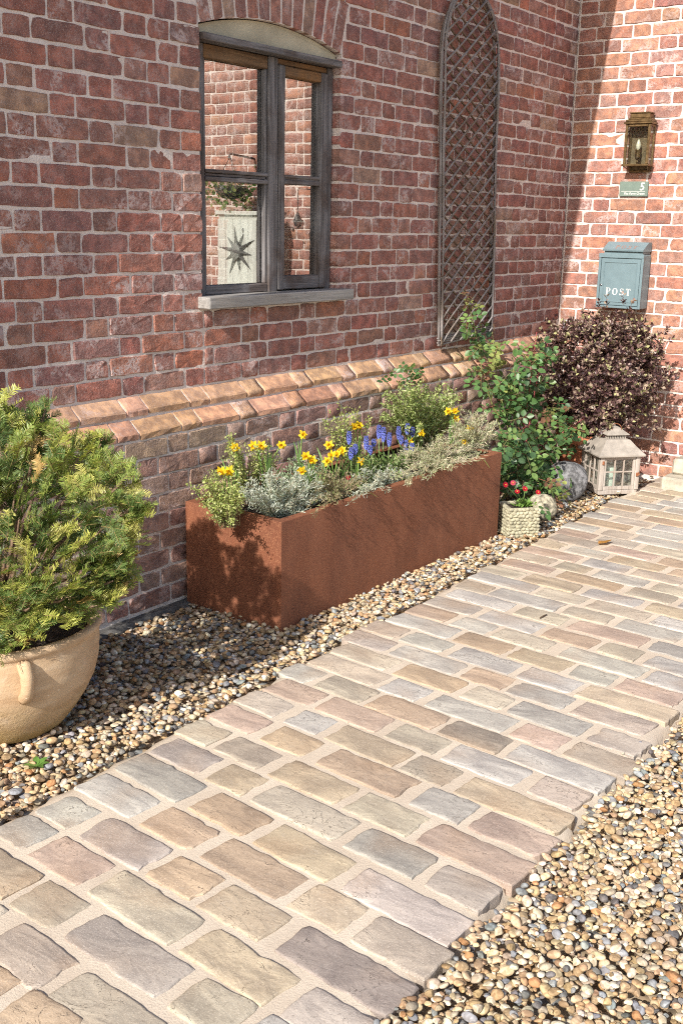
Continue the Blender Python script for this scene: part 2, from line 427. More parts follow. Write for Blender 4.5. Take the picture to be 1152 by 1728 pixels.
MAT['dark'] = simple('dark_room', (0.05, 0.045, 0.04), 0.9)
MAT['brass'] = simple('aged_brass', (0.19, 0.125, 0.06), 0.42, 0.75, nscale=40, namp=0.35)
MAT['brassplate'] = simple('dull_bronze_sheet', (0.20, 0.145, 0.085), 0.55, 0.35, nscale=25, namp=0.2)
MAT['bulb'] = simple('clear_bulb', (0.80, 0.74, 0.60), 0.08, spec=0.8)
MAT['bluegrey'] = simple('blue_grey_paint', (0.155, 0.22, 0.245), 0.38, nscale=14, namp=0.06)
MAT['letter'] = simple('white_lettering', (0.72, 0.72, 0.70), 0.5)
MAT['copperletter'] = simple('copper_lettering', (0.45, 0.30, 0.26), 0.35, 0.5)
MAT['chrome'] = simple('chrome', (0.7, 0.7, 0.7), 0.15, 1.0)
MAT['plate'] = simple('sage_slate_plate', (0.155, 0.205, 0.175), 0.6, nscale=30, namp=0.08)
MAT['soil'] = simple('potting_soil', (0.035, 0.024, 0.017), 0.95, nscale=60, namp=0.5, bscale=120, bdist=0.01)
MAT['twig'] = simple('twig_bark', (0.2, 0.13, 0.08), 0.85, src=lambda T: T.attr(), nscale=80, namp=0.3)
MAT['stone'] = simple('garden_stone', (0.3, 0.29, 0.27), 0.85, src=lambda T: T.ocol(), nscale=45, namp=0.6, bscale=60, bdist=0.012, bstr=0.8)
MAT['cast'] = simple('cast_stone', (0.36, 0.335, 0.235), 0.9, nscale=30, namp=0.3, bscale=150, bdist=0.002)
MAT['lanternwood'] = wood_material('washed_lantern_wood', [(0.31, 0.26, 0.22), (0.46, 0.41, 0.365), (0.36, 0.295, 0.245)], 2, 1.0)
MAT['lanternroof'] = simple('weathered_zinc', (0.35, 0.312, 0.272), 0.6, 0.1, nscale=18, namp=0.18, bscale=90, bdist=0.001)
MAT['rust'] = simple('rusty_iron', (0.24, 0.09, 0.04), 0.8, nscale=60, namp=0.4)
MAT['candle'] = simple('pale_green_wax', (0.62, 0.70, 0.60), 0.5)
MAT['threshold'] = simple('york_stone_step', (0.40, 0.36, 0.29), 0.9, nscale=12, namp=0.25, bscale=50, bdist=0.004)
MAT['palepaint'] = wood_material('pale_painted_boards', [(0.50, 0.52, 0.47), (0.62, 0.63, 0.58), (0.52, 0.52, 0.46)], 2, 0.6)
MAT['iron'] = simple('dark_iron', (0.05, 0.05, 0.05), 0.6, 0.3)
MAT['fascia'] = simple('dark_fascia', (0.10, 0.09, 0.08), 0.6)
MAT['doorpaint'] = simple('sage_door_paint', (0.20, 0.25, 0.23), 0.45)
MAT['concrete'] = simple('grey_footing', (0.11, 0.105, 0.10), 0.95, nscale=20, namp=0.3, bscale=60, bdist=0.008)

def ground_material():
    m, nt, b = new_mat('gravel_ground'); T = NT(nt); v = T.pos()
    vc = T.voro(v, 38, 'F1', 'Color'); vd = T.voro(v, 38, 'F1', 'Distance')
    sp = T.n.new('ShaderNodeSeparateColor'); T.link(vc, sp.inputs[0])
    c = T.mix(sp.outputs[0], (0.22, 0.15, 0.085), (0.46, 0.37, 0.26))
    c = T.mix(T.ramp(sp.outputs[1], 0.75, 0.85), c, (0.20, 0.21, 0.21))
    T.link(c, b.inputs['Base Color']); b.inputs['Roughness'].default_value = 0.8
    T.link(T.bump(T.math('SUBTRACT', 1.0, vd), 1.0, 0.012), b.inputs['Normal'])
    return m
MAT['ground'] = ground_material()

# ------------------------------------------------------------------ ground
g = MB(); g.v = [(-400,-400,-0.020),(400,-400,-0.020),(400,400,-0.020),(-400,400,-0.020)]; g.f = [(0,1,2,3)]; g.c = [(1,1,1)]*4
tag(g.build('ground', MAT['ground']), kind='structure')

# ------------------------------------------------------------------ brick walls
Z0, COURSE = 0.02, 0.075
X_L, X_R = -3.285, -2.396           # the window opening
ARC_R, ARC_C = 1.544, (-2.8405, 0.728)
ARC_H = math.asin(0.4445/ARC_R)

def brick_mesh(name, L, H, D, seed):
    r = np.random.default_rng(seed)
    nx, nz = 6, 2
    pts = []
    hl, hh = L/2, H/2
    for i in range(nx): pts.append((-hl+L*i/nx, -hh))
    for i in range(nz): pts.append((hl, -hh+H*i/nz))
    for i in range(nx): pts.append((hl-L*i/nx, hh))
    for i in range(nz): pts.append((-hl, hh-H*i/nz))
    P = np.array(pts); n = len(P)
    P += r.normal(0, 0.0011, P.shape)
    corner = [0, nx, nx+nz, 2*nx+nz]
    for c in corner:
        P[c] -= np.sign(P[c])*0.0018*r.uniform(0.2, 1.6, 2)
        if r.random() < 0.12: P[c] -= np.sign(P[c])*r.uniform(0.002, 0.006, 2)
    ins = 0.0018+np.abs(r.normal(0, 0.0010, n))
    Q = P*(1-np.stack([ins/hl, ins/hh], -1))
    tilt = r.normal(0, 0.0012, 2)
    f0 = np.full(n, D); f1 = 0.0022+np.abs(r.normal(0, 0.0008, n)); f2 = r.normal(0, 0.0009, n)+tilt[0]*P[:, 0]/hl+tilt[1]*P[:, 1]/hh
    V = np.concatenate([np.stack([P[:, 0], f0, P[:, 1]], -1), np.stack([P[:, 0], f1, P[:, 1]], -1), np.stack([Q[:, 0], f2, Q[:, 1]], -1), [[0, tilt[0]*0.3-0.0006, 0]]])
    F = []
    for k in range(2):
        for i in range(n):
            j = (i+1) % n; F += [(k*n+i, k*n+j, (k+1)*n+j), (k*n+i, (k+1)*n+j, (k+1)*n+i)]
    for i in range(n): F.append((2*n+i, 2*n+(i+1) % n, 3*n))
    return V, np.array(F)
KINDS = {'S': (0.215, 14), 'T': (0.155, 6), 'H': (0.1025, 12)}
BV = {}
def as_mesh(name, V, F, mat):
    me = bpy.data.meshes.new(name); me.from_pydata(V.tolist(), [], F.tolist()); me.materials.append(mat)
    me.polygons.foreach_set('use_smooth', [False]*len(F)); return me
for k, (L, cnt) in KINDS.items():
    for i in range(cnt):
        V, F = brick_mesh('brick', L, 0.0655, 0.075, 100+i*7+ord(k))
        BV[(k, i)] = (V, F, as_mesh('brick', V, F, MAT['brick']), L)
# moulded plinth bricks with a sloping top
def chamfer_mesh(L, seed):
    r = np.random.default_rng(seed); n = 5; V = []; F = []
    prof = [(0.06, -0.0325), (-0.050, -0.0325), (-0.0525, -0.012), (-0.048, -0.006), (-0.020, 0.0165), (0.0, 0.0325), (0.06, 0.0325)]
    m = len(prof)
    for i in range(n):
        x = -L/2+L*i/(n-1)
        for j, (y, z) in enumerate(prof):
            e = 0.0015 if 1 <= j <= 2 else 0.0004
            inset = (0.0014 if i in (0, n-1) and j in (2, 3, 4) else 0)
            V.append((x-math.copysign(inset, x), y+r.normal(0, e)+inset, z+r.normal(0, e)-inset*0.4))
    for i in range(n-1):
        for j in range(m-1):
            a, b, c, d = i*m+j, i*m+j+1, (i+1)*m+j+1, (i+1)*m+j
            F += [(a, d, c), (a, c, b)]
    for i in (0, n-1):
        for j in range(1, m-1):
            t = (i*m, i*m+j, i*m+j+1); F.append(t if i == 0 else t[::-1])
    return np.array(V), np.array(F)
for k, L in (('CS', 0.215), ('CH', 0.1025)):
    for i in range(8):
        V, F = chamfer_mesh(L, 900+i+ord(k[1]))
        BV[(k, i)] = (V, F, as_mesh('brick', V, F, MAT['ledge']), L)

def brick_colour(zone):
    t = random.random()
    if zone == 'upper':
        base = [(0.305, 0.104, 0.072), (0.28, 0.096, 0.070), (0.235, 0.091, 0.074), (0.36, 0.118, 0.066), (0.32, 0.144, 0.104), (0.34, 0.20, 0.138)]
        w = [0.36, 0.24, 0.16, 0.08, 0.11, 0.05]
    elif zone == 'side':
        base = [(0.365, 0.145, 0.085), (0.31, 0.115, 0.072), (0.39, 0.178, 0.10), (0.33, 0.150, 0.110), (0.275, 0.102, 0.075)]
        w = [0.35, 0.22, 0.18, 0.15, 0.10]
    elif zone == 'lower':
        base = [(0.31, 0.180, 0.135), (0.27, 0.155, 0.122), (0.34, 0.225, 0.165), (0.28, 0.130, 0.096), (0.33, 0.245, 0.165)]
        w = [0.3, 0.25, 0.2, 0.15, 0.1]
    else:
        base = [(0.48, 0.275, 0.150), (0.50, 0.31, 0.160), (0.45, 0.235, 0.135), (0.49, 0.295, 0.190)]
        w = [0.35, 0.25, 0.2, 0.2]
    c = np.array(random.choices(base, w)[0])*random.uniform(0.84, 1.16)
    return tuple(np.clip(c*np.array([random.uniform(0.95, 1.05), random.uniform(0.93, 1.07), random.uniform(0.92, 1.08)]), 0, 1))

def seq_from(start, direction, first, stop):
    """brick ends laid out from start: first widths, then stretcher / header turn about"""
    out = []; x = start; k = 0
    nxt = list(first)
    while (x-stop)*direction < 0:
        if nxt: w = nxt.pop(0)
        else:
            w = 0.225 if k % 2 == 0 else 0.1125; k += 1
        w *= random.uniform(0.985, 1.015)
        a, b = (x, x+w) if direction > 0 else (x-w, x)
        a2, b2 = max(a, min(start, stop)), min(b, max(start, stop))
        if b2-a2 > 0.03: out.append((a2, b2))
        x += direction*w
    return out

def emit(rows, name_parent, rz, zone_fn, limit, tosee):
    """rows: list of (x0, x1, zc, y, kind) in the wall's own frame"""
    items = []
    for (x0, x1, zc, y, kind) in rows:
        w = x1-x0-0.0095
        if kind == 'chamfer': k = 'CS' if w > 0.155 else 'CH'
        else: k = 'S' if w > 0.185 else ('T' if w > 0.128 else 'H')
        i = random.randrange(len([1 for q in BV if q[0] == k]))
        V, F, me, L = BV[(k, i)]
        c = np.array([(x0+x1)/2, y, zc])
        R = np.array([[math.cos(rz), -math.sin(rz), 0], [math.sin(rz), math.cos(rz), 0], [0, 0, 1]])
        cw = c@R.T
        corners = np.array([c+np.array(q)@np.eye(3) for q in [(-w/2, 0, -.033), (w/2, 0, -.033), (w/2, 0, .033), (-w/2, 0, .033)]])@R.T
        uv = project(corners)
        area = 0.5*abs(np.dot(uv[:, 0], np.roll(uv[:, 1], 1))-np.dot(uv[:, 1], np.roll(uv[:, 0], 1)))
        ctr = uv.mean(0); vis = tosee(ctr, c) if True else True
        items.append((area if vis else -1, k, i, c, w/L, zone_fn(c, kind)))
    items.sort(key=lambda t: -t[0])
    AV, AF, AC = [], [], []; off = 0
    for n, (area, k, i, c, sx, zone) in enumerate(items):
        V, F, me, L = BV[(k, i)]
        colr = brick_colour(zone)
        flip = random.random() < 0.5
        sz = random.uniform(0.975, 1.015)
        loc = c+np.array([0, random.gauss(0, 0.0011), random.gauss(0, 0.0012)])
        rot = random.gauss(0, 0.006 if sx*L > 0.15 else 0.012)
        if n < limit and area > 0:
            o = bpy.data.objects.new('brick', me); COL.objects.link(o); o.parent = name_parent
            o.location = loc; o.scale = (sx, 1, sz); o.rotation_euler = (0, rot, 0); o.color = (*colr, 1)
        else:
            ca, sa = math.cos(rot), math.sin(rot)
            W = V*np.array([sx, 1, sz]); W = np.stack([W[:, 0]*ca+W[:, 2]*sa, W[:, 1], -W[:, 0]*sa+W[:, 2]*ca], -1)+loc
            AV.append(W); AF.append(F+off); AC.append(np.tile(colr, (len(V), 1))); off += len(V)
    if AV:
        o = mesh_np('brickwork', np.concatenate(AV), np.concatenate(AF), MAT['brick_attr'], name_parent, np.concatenate(AC), kind='stuff')

# ---- the long wall (y = 0), with its plinth
wallA = empty('house_wall'); tag(wallA, 'long shaded red brick house wall with arched window and sloping plinth courses', 'wall', kind='thing')
XW0, XW1 = -7.6, 0.0
TOP = 3.32
rows = []
def in_arch(zmid):
    dz = zmid-ARC_C[1]
    ro = ARC_R+0.222
    half = dz*math.tan(ARC_H)
    if dz >= ro: return 0.0
    return min(half+0.006, math.sqrt(max(0, ro*ro-dz*dz)))
j = 11
while Z0+COURSE*(j+1) <= TOP+0.001:
    zc = Z0+COURSE*(j+0.5); E = (j % 2 == 1)
    firstL = [0.1125, 0.1125] if E else [0.165, 0.1125, 0.1125]
    firstR = [0.165, 0.1125] if E else [0.1125]
    if j < 15:
        rr = seq_from(X_L, -1, [0.1125] if E else [0.1125*1.5, 0.1125], XW0)+seq_from(X_L, 1, [] if E else [0.056], XW1)
    else:
        h = in_arch(zc)
        if j >= 29 and h == 0.0:
            s0 = -2.8405+(0.05 if E else 0.17); rr = seq_from(s0, -1, [], XW0)+seq_from(s0, 1, [0.1125], XW1)
        else:
            a, b = (X_L, X_R) if j < 29 else (ARC_C[0]-h, ARC_C[0]+h)
            rr = seq_from(a, -1, firstL, XW0)+seq_from(b, 1, firstR, XW1)
    for a, b in rr: rows.append((a, b, zc, 0.0, 'plain'))
    j += 1
for j in (9, 10):
    zc = Z0+COURSE*(j+0.5)
    for a, b in seq_from(-3.41+(0.10 if j == 10 else 0.0), -1, [0.1125], XW0)+seq_from(-3.41+(0.10 if j == 10 else 0.0), 1, [], XW1):
        rows.append((a, b, zc, -0.05 if j == 9 else 0.0, 'chamfer'))
for j in range(0, 9):
    zc = Z0+COURSE*(j+0.5); s0 = -3.60 if j % 2 == 0 else -3.43
    for a, b in seq_from(s0, -1, [], XW0)+seq_from(s0, 1, [0.1125], XW1): rows.append((a, b, zc, -0.1, 'plain'))
def seeA(uv, c): return -30 < uv[0] < 1180 and -30 < uv[1] < 1100 and not (c[2] < 0.45 and -3.45 < c[0] < -1.0) and not (c[2] < 0.75 and c[0] > -1.2)
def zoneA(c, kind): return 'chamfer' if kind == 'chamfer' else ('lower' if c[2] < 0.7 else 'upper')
emit(rows, wallA, 0.0, zoneA, 285, seeA)
# arch of bricks on end
nv = 13
for i in range(nv):
    a = -ARC_H+2*ARC_H*(i+0.5)/nv
    V, F, me, L = BV[('S', i)]
    o = bpy.data.objects.new('brick', me); COL.objects.link(o); o.parent = wallA
    rc = ARC_R+0.111
    o.location = (ARC_C[0]+rc*math.sin(a), 0.001, ARC_C[1]+rc*math.cos(a))
    o.rotation_euler = (0, a+math.pi/2, 0); o.scale = (1.0, 1, 0.92); o.color = (*brick_colour('upper'), 1)
# mortar body behind and between the bricks
mb = MB(); Y1 = 0.30; YF = 0.0042
mb.box2((XW0, YF, 0.80), (X_L-0.010, Y1, TOP)); mb.box2((X_R+0.010, YF, 0.80), (0.3, Y1, TOP))
mb.box2((X_L-0.010, YF, 0.80), (X_R+0.010, Y1, 1.165))
arc = [(X_R+0.010, TOP), (X_L-0.010, TOP)]
for i in range(17):
    a = -ARC_H+2*ARC_H*i/16
    arc.append((ARC_C[0]+(ARC_R+0.003)*math.sin(a)*1.022, ARC_C[1]+(ARC_R+0.003)*math.cos(a)))
mb.prism(arc, YF, Y1, 1)
mb.box2((XW0, -0.0958, -0.12), (0.3, 0.25, 0.697))
mb.prism([(-0.0938, 0.68), (0.28, 0.68), (0.28, 0.86), (0.012, 0.842), (0.004, 0.835), (-0.042, 0.797), (-0.0435, 0.770), (-0.048, 0.759), (-0.0915, 0.721)][::-1], XW0, 0.3, 0)
mo = mb.build('mortar', MAT['mortar'], wallA)
ft = MB()
n = 90; fv = []
for i in range(n+1):
    x = XW0+(0.15-XW0)*i/n; a = random.gauss(0, 0.006); b = random.gauss(0, 0.004)
    fv += [(x, -0.155+a, -0.15), (x, -0.150+a, -0.006+b), (x, -0.132+a, 0.008+b), (x, -0.05, 0.010)]
ft._add(fv, [(i*4+k, (i+1)*4+k, (i+1)*4+k+1, i*4+k+1) for i in range(n) for k in range(3)])
ft.build('footing', MAT['concrete'], wallA)
# unseen eaves above, outline tapered and notched to shape wall shade and sun patch
ev = MB(); EZ = 3.36
ev.prism([(XW0-6, 0.3), (0.3, 0.3), (0.3, -0.285), (0.0, -0.300), (-3.65, -0.546), (-6.46, -0.546), (-5.31, -0.306), (-7.72, -0.546), (XW0-6, -0.546)][::-1], EZ, EZ+0.03, 2)
ev.build('eaves', MAT['fascia'], wallA)
rf = MB(); rf.prism([(-0.20, EZ+0.032), (0.9, EZ+0.032), (0.9, EZ+0.75)], XW0-6, 0.3, 0); rf.build('roof_slope', MAT['fascia'], wallA)

# ---- window
MAT['brownwood'] = wood_material('brown_damp_wood', [(0.10, 0.06, 0.035), (0.22, 0.135, 0.075), (0.26, 0.13, 0.05)], 0)
win = empty('window', (0, 0, 0), parent=wallA)
FY0, FY1, GY = 0.042, 0.11, 0.072
fr = MB()
fr.bbox2((X_L+0.001, FY0, 1.197), (-3.226, FY1, 2.152), 0.004)                # left stile
fr.bbox2((-2.838, FY0-0.004, 1.197), (-2.780, FY1, 2.152), 0.004)             # mullion
fr.bbox2((-2.436, FY0-0.002, 1.197), (X_R-0.001, FY1, 2.152), 0.004)          # right stile
fo = fr.build('frame', MAT['wood_z'], win)
h1 = MB(); h1.bbox2((-3.224, FY0+0.002, 2.100), (-2.840, FY1-0.01, 2.1505), 0.003); h1.bbox2((-2.778, FY0+0.003, 2.128), (-2.438, FY1-0.01, 2.1505), 0.003)
h1.build('head_rail', MAT['brownwood'], win)
b1 = MB(); b1.bbox2((-3.224, FY0+0.001, 1.199), (-2.840, FY1-0.01, 1.235), 0.004); b1.build('bottom_rail', MAT['wood_x'], win)
t1 = MB(); t1.bbox2((-3.224, FY0-0.002, 1.676), (-2.840, FY1-0.02, 1.690), 0.003); t1.bbox2((-3.224, FY0+0.006, 1.664), (-2.840, FY1-0.02, 1.675), 0.002); t1.bbox2((-3.224, FY0-0.002, 1.645), (-2.840, FY1-0.02, 1.662), 0.003)
t1.build('glazing_bar', MAT['wood_x'], win)
bead = MB()
for (a, b, c, d) in ((-3.2255, -3.214, 1.235, 2.10), (-2.852, -2.8395, 1.235, 2.10)):
    bead.bbox2((a, FY0+0.006, c), (b, FY0+0.03, d), 0.003)
bead.build('glazing_bead', MAT['wood_z'], win)
sash = MB()
SY = FY0-0.010
sash.bbox2((-2.777, SY, 1.204), (-2.738, FY0+0.04, 2.125), 0.004); sash.bbox2((-2.488, SY, 1.204), (-2.440, FY0+0.04, 2.125), 0.004)
so = sash.build('opening_sash', MAT['wood_z'], win)
for z0_, z1_, mt in ((2.085, 2.124, 'brownwood'), (1.205, 1.262, 'wood_x')):
    sr = MB(); sr.bbox2((-2.737, SY+0.001, z0_), (-2.489, FY0+0.038, z1_), 0.004); sr.build('sash_rail', MAT[mt], win)
sr = MB(); sr.bbox2((-2.737, SY+0.004, 1.676), (-2.489, FY0+0.034, 1.689), 0.003); sr.bbox2((-2.737, SY+0.004, 1.650), (-2.489, FY0+0.034, 1.668), 0.003); sr.bbox2((-2.737, SY+0.010, 1.6675), (-2.489, FY0+0.034, 1.6765), 0.001)
sr.build('glazing_bar', MAT['wood_x'], win)
PANES = ((-3.219, -2.846, 1.228, 1.650, GY), (-3.219, -2.846, 1.686, 2.105, GY), (-2.742, -2.484, 1.255, 1.655, FY0+0.02), (-2.742, -2.484, 1.684, 2.09, FY0+0.02))
for q, (a, b, c, d, y) in enumerate(PANES):
    for layer in range(2):
        p = MB(); yy = y+0.014*layer
        tl = [0.0, 0.0016, -0.0012][layer]; tx = (0.002 if q % 2 else -0.0022)*layer
        p.v = [(a, yy-tx, c), (b, yy+tx, c), (b, yy+tx+tl, d), (a, yy-tx+tl, d)]; p.f = [(0, 1, 2, 3)]; p.c = [(1,1,1)]*4
        p.build('pane', MAT['pane'], win)
sl = MB(); sl.bbox2((-3.317, -0.062, 1.1515), (-2.341, FY1, 1.1985), 0.004)
sl.build('sill', MAT['sillwood'], win)
lb = MB(); lb.bbox2((-3.283, -0.012, 2.153), (-2.398, 0.10, 2.1795), 0.003); lb.build('drip_rail', MAT['wood_x'], win)
tp = MB(); pts = [(-2.40, 2.181), (-2.40, 2.207)]
for i in range(17):
    a = ARC_H-2*ARC_H*i/16; pts.append((ARC_C[0]+(ARC_R-0.001)*math.sin(a)*0.998, ARC_C[1]+(ARC_R-0.001)*math.cos(a)))
pts.append((-3.281, 2.181)); tp.prism(pts[::-1], 0.028, 0.10, 1); tp.build('arch_infill', MAT['render'], win)
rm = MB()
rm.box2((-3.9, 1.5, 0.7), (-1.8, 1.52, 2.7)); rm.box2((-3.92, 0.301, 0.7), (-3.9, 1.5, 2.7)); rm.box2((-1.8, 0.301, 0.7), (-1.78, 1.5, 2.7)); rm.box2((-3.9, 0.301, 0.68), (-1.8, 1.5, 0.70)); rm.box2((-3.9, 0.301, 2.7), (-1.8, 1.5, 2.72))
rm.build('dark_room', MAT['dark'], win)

# ---- the sunlit wall at the right (x = 0): its own frame runs along s = -y
wallB = empty('entrance_wall', (0, 0, 0), -math.pi/2); tag(wallB, 'sunlit orange brick wall at right with a diagonal eaves shadow', 'wall', kind='thing')
SB1 = 3.9; D0, D1, DZ = 1.02, 1.70, 2.12
rows = []
for j in range(0, 44):
    zc = Z0+COURSE*(j+0.5)
    if zc > TOP: break
    y = -0.1 if j < 9 else (-0.05 if j == 9 else 0.0)
    kind = 'chamfer' if j in (9, 10) else 'plain'
    start = 0.004+(0.1 if j < 9 else (0.05 if j in (9, 10) else 0))
    first = [0.1125] if j % 2 == 0 else [0.165, 0.1125]
    for a, b in seq_from(start, 1, first, SB1):
        if zc < DZ+0.03:
            if a > D0-0.01 and b < D1+0.01: continue
            if a < D0 < b: b = D0
            if a < D1 < b: a = D1
            if b-a < 0.035: continue
        rows.append((a, b, zc, y, kind))
def seeB(uv, c): return c[0] < 1.0 and -20 < uv[0] < 1180 and -20 < uv[1] < 860
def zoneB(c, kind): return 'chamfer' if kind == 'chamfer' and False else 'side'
emit(rows, wallB, -math.pi/2, zoneB, 290, seeB)
mb = MB()
mb.box2((0.0, YF, 0.80), (D0+0.004, 0.3, TOP)); mb.box2((D1-0.004, YF, 0.80), (SB1, 0.3, TOP)); mb.box2((D0+0.004, YF, DZ), (D1-0.004, 0.3, TOP))
for a, b in ((0.0, D0+0.004), (D1-0.004, SB1)):
    mb.box2((a, -0.0958, -0.12), (b, 0.25, 0.697))
    mb.prism([(-0.0938, 0.68), (0.28, 0.68), (0.28, 0.86), (0.012, 0.842), (0.004, 0.835), (-0.042, 0.797), (-0.0435, 0.770), (-0.048, 0.759), (-0.0915, 0.721)][::-1], a, b, 0)
mb.build('mortar', MAT['mortar'], wallB)
dr = empty('door', (0, 0, 0), parent=wallB)
d = MB(); d.bbox2((D0+0.06, 0.10, 0.10), (D1-0.06, 0.15, DZ-0.06), 0.004); d.build('door_leaf', MAT['doorpaint'], dr)
d = MB(); d.bbox2((D0+0.001, 0.06, 0.10), (D0+0.058, 0.16, DZ-0.001), 0.004); d.bbox2((D1-0.058, 0.06, 0.10), (D1-0.001, 0.16, DZ-0.001), 0.004); d.bbox2((D0+0.06, 0.062, DZ-0.058), (D1-0.06, 0.16, DZ-0.002), 0.004); d.build('door_frame', MAT['palepaint'], dr)
d = MB()
for k in range(4): d.bbox2((D0+0.10+0.125*k, 0.088, 0.25), (D0+0.20+0.125*k, 0.099, DZ-0.2), 0.004)
d.build('door_panel', MAT['doorpaint'], dr)
d = MB(); d.ball((D1-0.11, 0.07, 1.05), (0.025, 0.025, 0.025), 2); d.build('handle', MAT['brass'], dr, True)

# stone step at the foot of the door
st = MB(); st.bbox2((-0.40, -1.95, -0.05), (0.05, -0.905, 0.095), 0.012)
s1 = st.build('door_step', MAT['threshold']); tag(s1, 'pale stone door step at the far right end of the path', 'step')
st2 = MB(); st2.bbox2((-0.30, -1.80, 0.097), (0.05, -0.93, 0.19), 0.012); st2.build('upper_step', MAT['threshold'], s1)

# ------------------------------------------------------------------ the sett path
PATH_Z = 0.02
SETT_COL = {'G': (0.335, 0.335, 0.325), 'M': (0.365, 0.325, 0.300), 'D': (0.205, 0.170, 0.172), 'N': (0.375, 0.315, 0.265), 'T': (0.395, 0.315, 0.215),
            'B': (0.365, 0.255, 0.165), 'P': (0.385, 0.275, 0.225), 'O': (0.365, 0.325, 0.262), 'K': (0.245, 0.215, 0.175)}
def y_left(x): return -0.935+0.035*(x+5.0)
def y_right(x): return -2.095+0.008*(x+5.0)
path = MB()
xs = np.linspace(-6.1, -0.02, 190); ny = 40
PV = []
for i, x in enumerate(xs):
    ya = y_left(x)+0.020+rng.normal(0, 0.006); yb = y_right(x)-0.015+rng.normal(0, 0.008)
    for k in range(ny+1):
        t = k/ny; edge = min(t, 1-t)*ny
        z = PATH_Z+0.0004+rng.normal(0, 0.0006)-(0.07 if edge < 0.5 else (0.010 if edge < 1.5 else 0))
        PV.append((x+rng.normal(0, 0.002), ya+(yb-ya)*t+(rng.normal(0, 0.004) if edge < 1.5 else 0), z))
PF = [(i*(ny+1)+k, (i+1)*(ny+1)+k, (i+1)*(ny+1)+k+1, i*(ny+1)+k+1) for i in range(len(xs)-1) for k in range(ny)]
PF = [f[::-1] for f in PF]
path_ob = mesh_np('path', np.array(PV), np.array(PF), MAT['grout'], smooth=True); tag(path_ob, kind='structure')

def sett(y0, y1, row_x, slope, colr, wid, seed):
    r = np.random.default_rng(seed)
    L = abs(y1-y0); hl, hw = L/2, wid/2
    per = []
    n1, n2 = max(7, int(L/0.022)), 6
    for i in range(n1): per.append((-hl+L*i/n1, -hw))
    for i in range(n2): per.append((hl, -hw+wid*i/n2))
    for i in range(n1): per.append((hl-L*i/n1, hw))
    for i in range(n2): per.append((-hl, hw-wid*i/n2))
    P = np.array(per); n = len(P)
    # rounded corners and a hand-cut, wandering edge
    rad = r.uniform(0.003, 0.011)
    q = np.abs(P)-np.array([hl-rad, hw-rad]); m = (q[:, 0] > 0) & (q[:, 1] > 0)
    ln = np.linalg.norm(q, axis=1)
    P[m] = np.sign(P[m])*(np.array([hl-rad, hw-rad])+q[m]/ln[m][:, None]*rad)
    ph = r.uniform(0, 6.28, 4); s_ = np.arange(n)/n*2*math.pi
    w = 0.0012*np.sin(3*s_+ph[0])+0.0012*np.sin(7*s_+ph[1])+0.0010*np.sin(13*s_+ph[2])+r.normal(0, 0.0012, n)
    if r.random() < 0.5:
        k = r.integers(n); w[k] -= 0.007; w[(k+1) % n] -= 0.006; w[(k-1) % n] -= 0.003
    sk = r.normal(0, 0.035)
    P = P*(1+(w/np.maximum(0.03, np.linalg.norm(P, axis=1)))[:, None]); P[:, 0] += sk*P[:, 1]
    top = float(np.clip(r.normal(0.0004, 0.0012), -0.0006, 0.003)); tilt = r.normal(0, 0.006, 2)
    def ring(scale_in, z, jz):
        d = np.linalg.norm(P, axis=1, keepdims=True)
        Q = P*(1-scale_in/np.array([hl, hw]))
        return np.concatenate([Q, (z+r.normal(0, jz, n)+tilt[0]*Q[:, 0]*0.5+tilt[1]*Q[:, 1])[:, None]], 1)
    rings = [np.concatenate([P*1.0, np.full((n, 1), -0.028)], 1), ring(-0.0006, 0.0005, 0.0007), ring(0.0012, 0.0034, 0.0006), ring(0.006, 0.0044, 0.0004), ring(0.024, 0.0047, 0.0006)]
    V = np.concatenate(rings+[[[0, 0, 0.0049]]]); k = len(rings)
    F = []
    for a in range(k-1):
        for i in range(n):
            j = (i+1) % n; F += [(a*n+i, a*n+j, (a+1)*n+j), (a*n+i, (a+1)*n+j, (a+1)*n+i)]
    F += [((k-1)*n+i, (k-1)*n+(i+1) % n, k*n) for i in range(n)]
    me = as_mesh('sett', V, np.array(F), MAT['sett'])
    me.polygons.foreach_set('use_smooth', [q >= 2*n*2 for q in range(len(F))])
    o = bpy.data.objects.new('sett', me); COL.objects.link(o); o.parent = path_ob
    yc = (y0+y1)/2; o.location = (row_x+slope*(yc+1.4), yc, PATH_Z+top)
    o.rotation_euler = (0, 0, -math.pi/2-math.atan(slope)+r.normal(0, 0.012))
    colr = colr*0.60+np.array([0.365, 0.318, 0.268])*0.40; colr = colr*np.array([1.14, 1.15, 1.14])
    v = colr*r.uniform(0.86, 1.12)*np.array([1, r.uniform(0.985, 1.005), r.uniform(0.96, 1.03)])
    o.color = (*np.clip(v, 0, 1), 1)
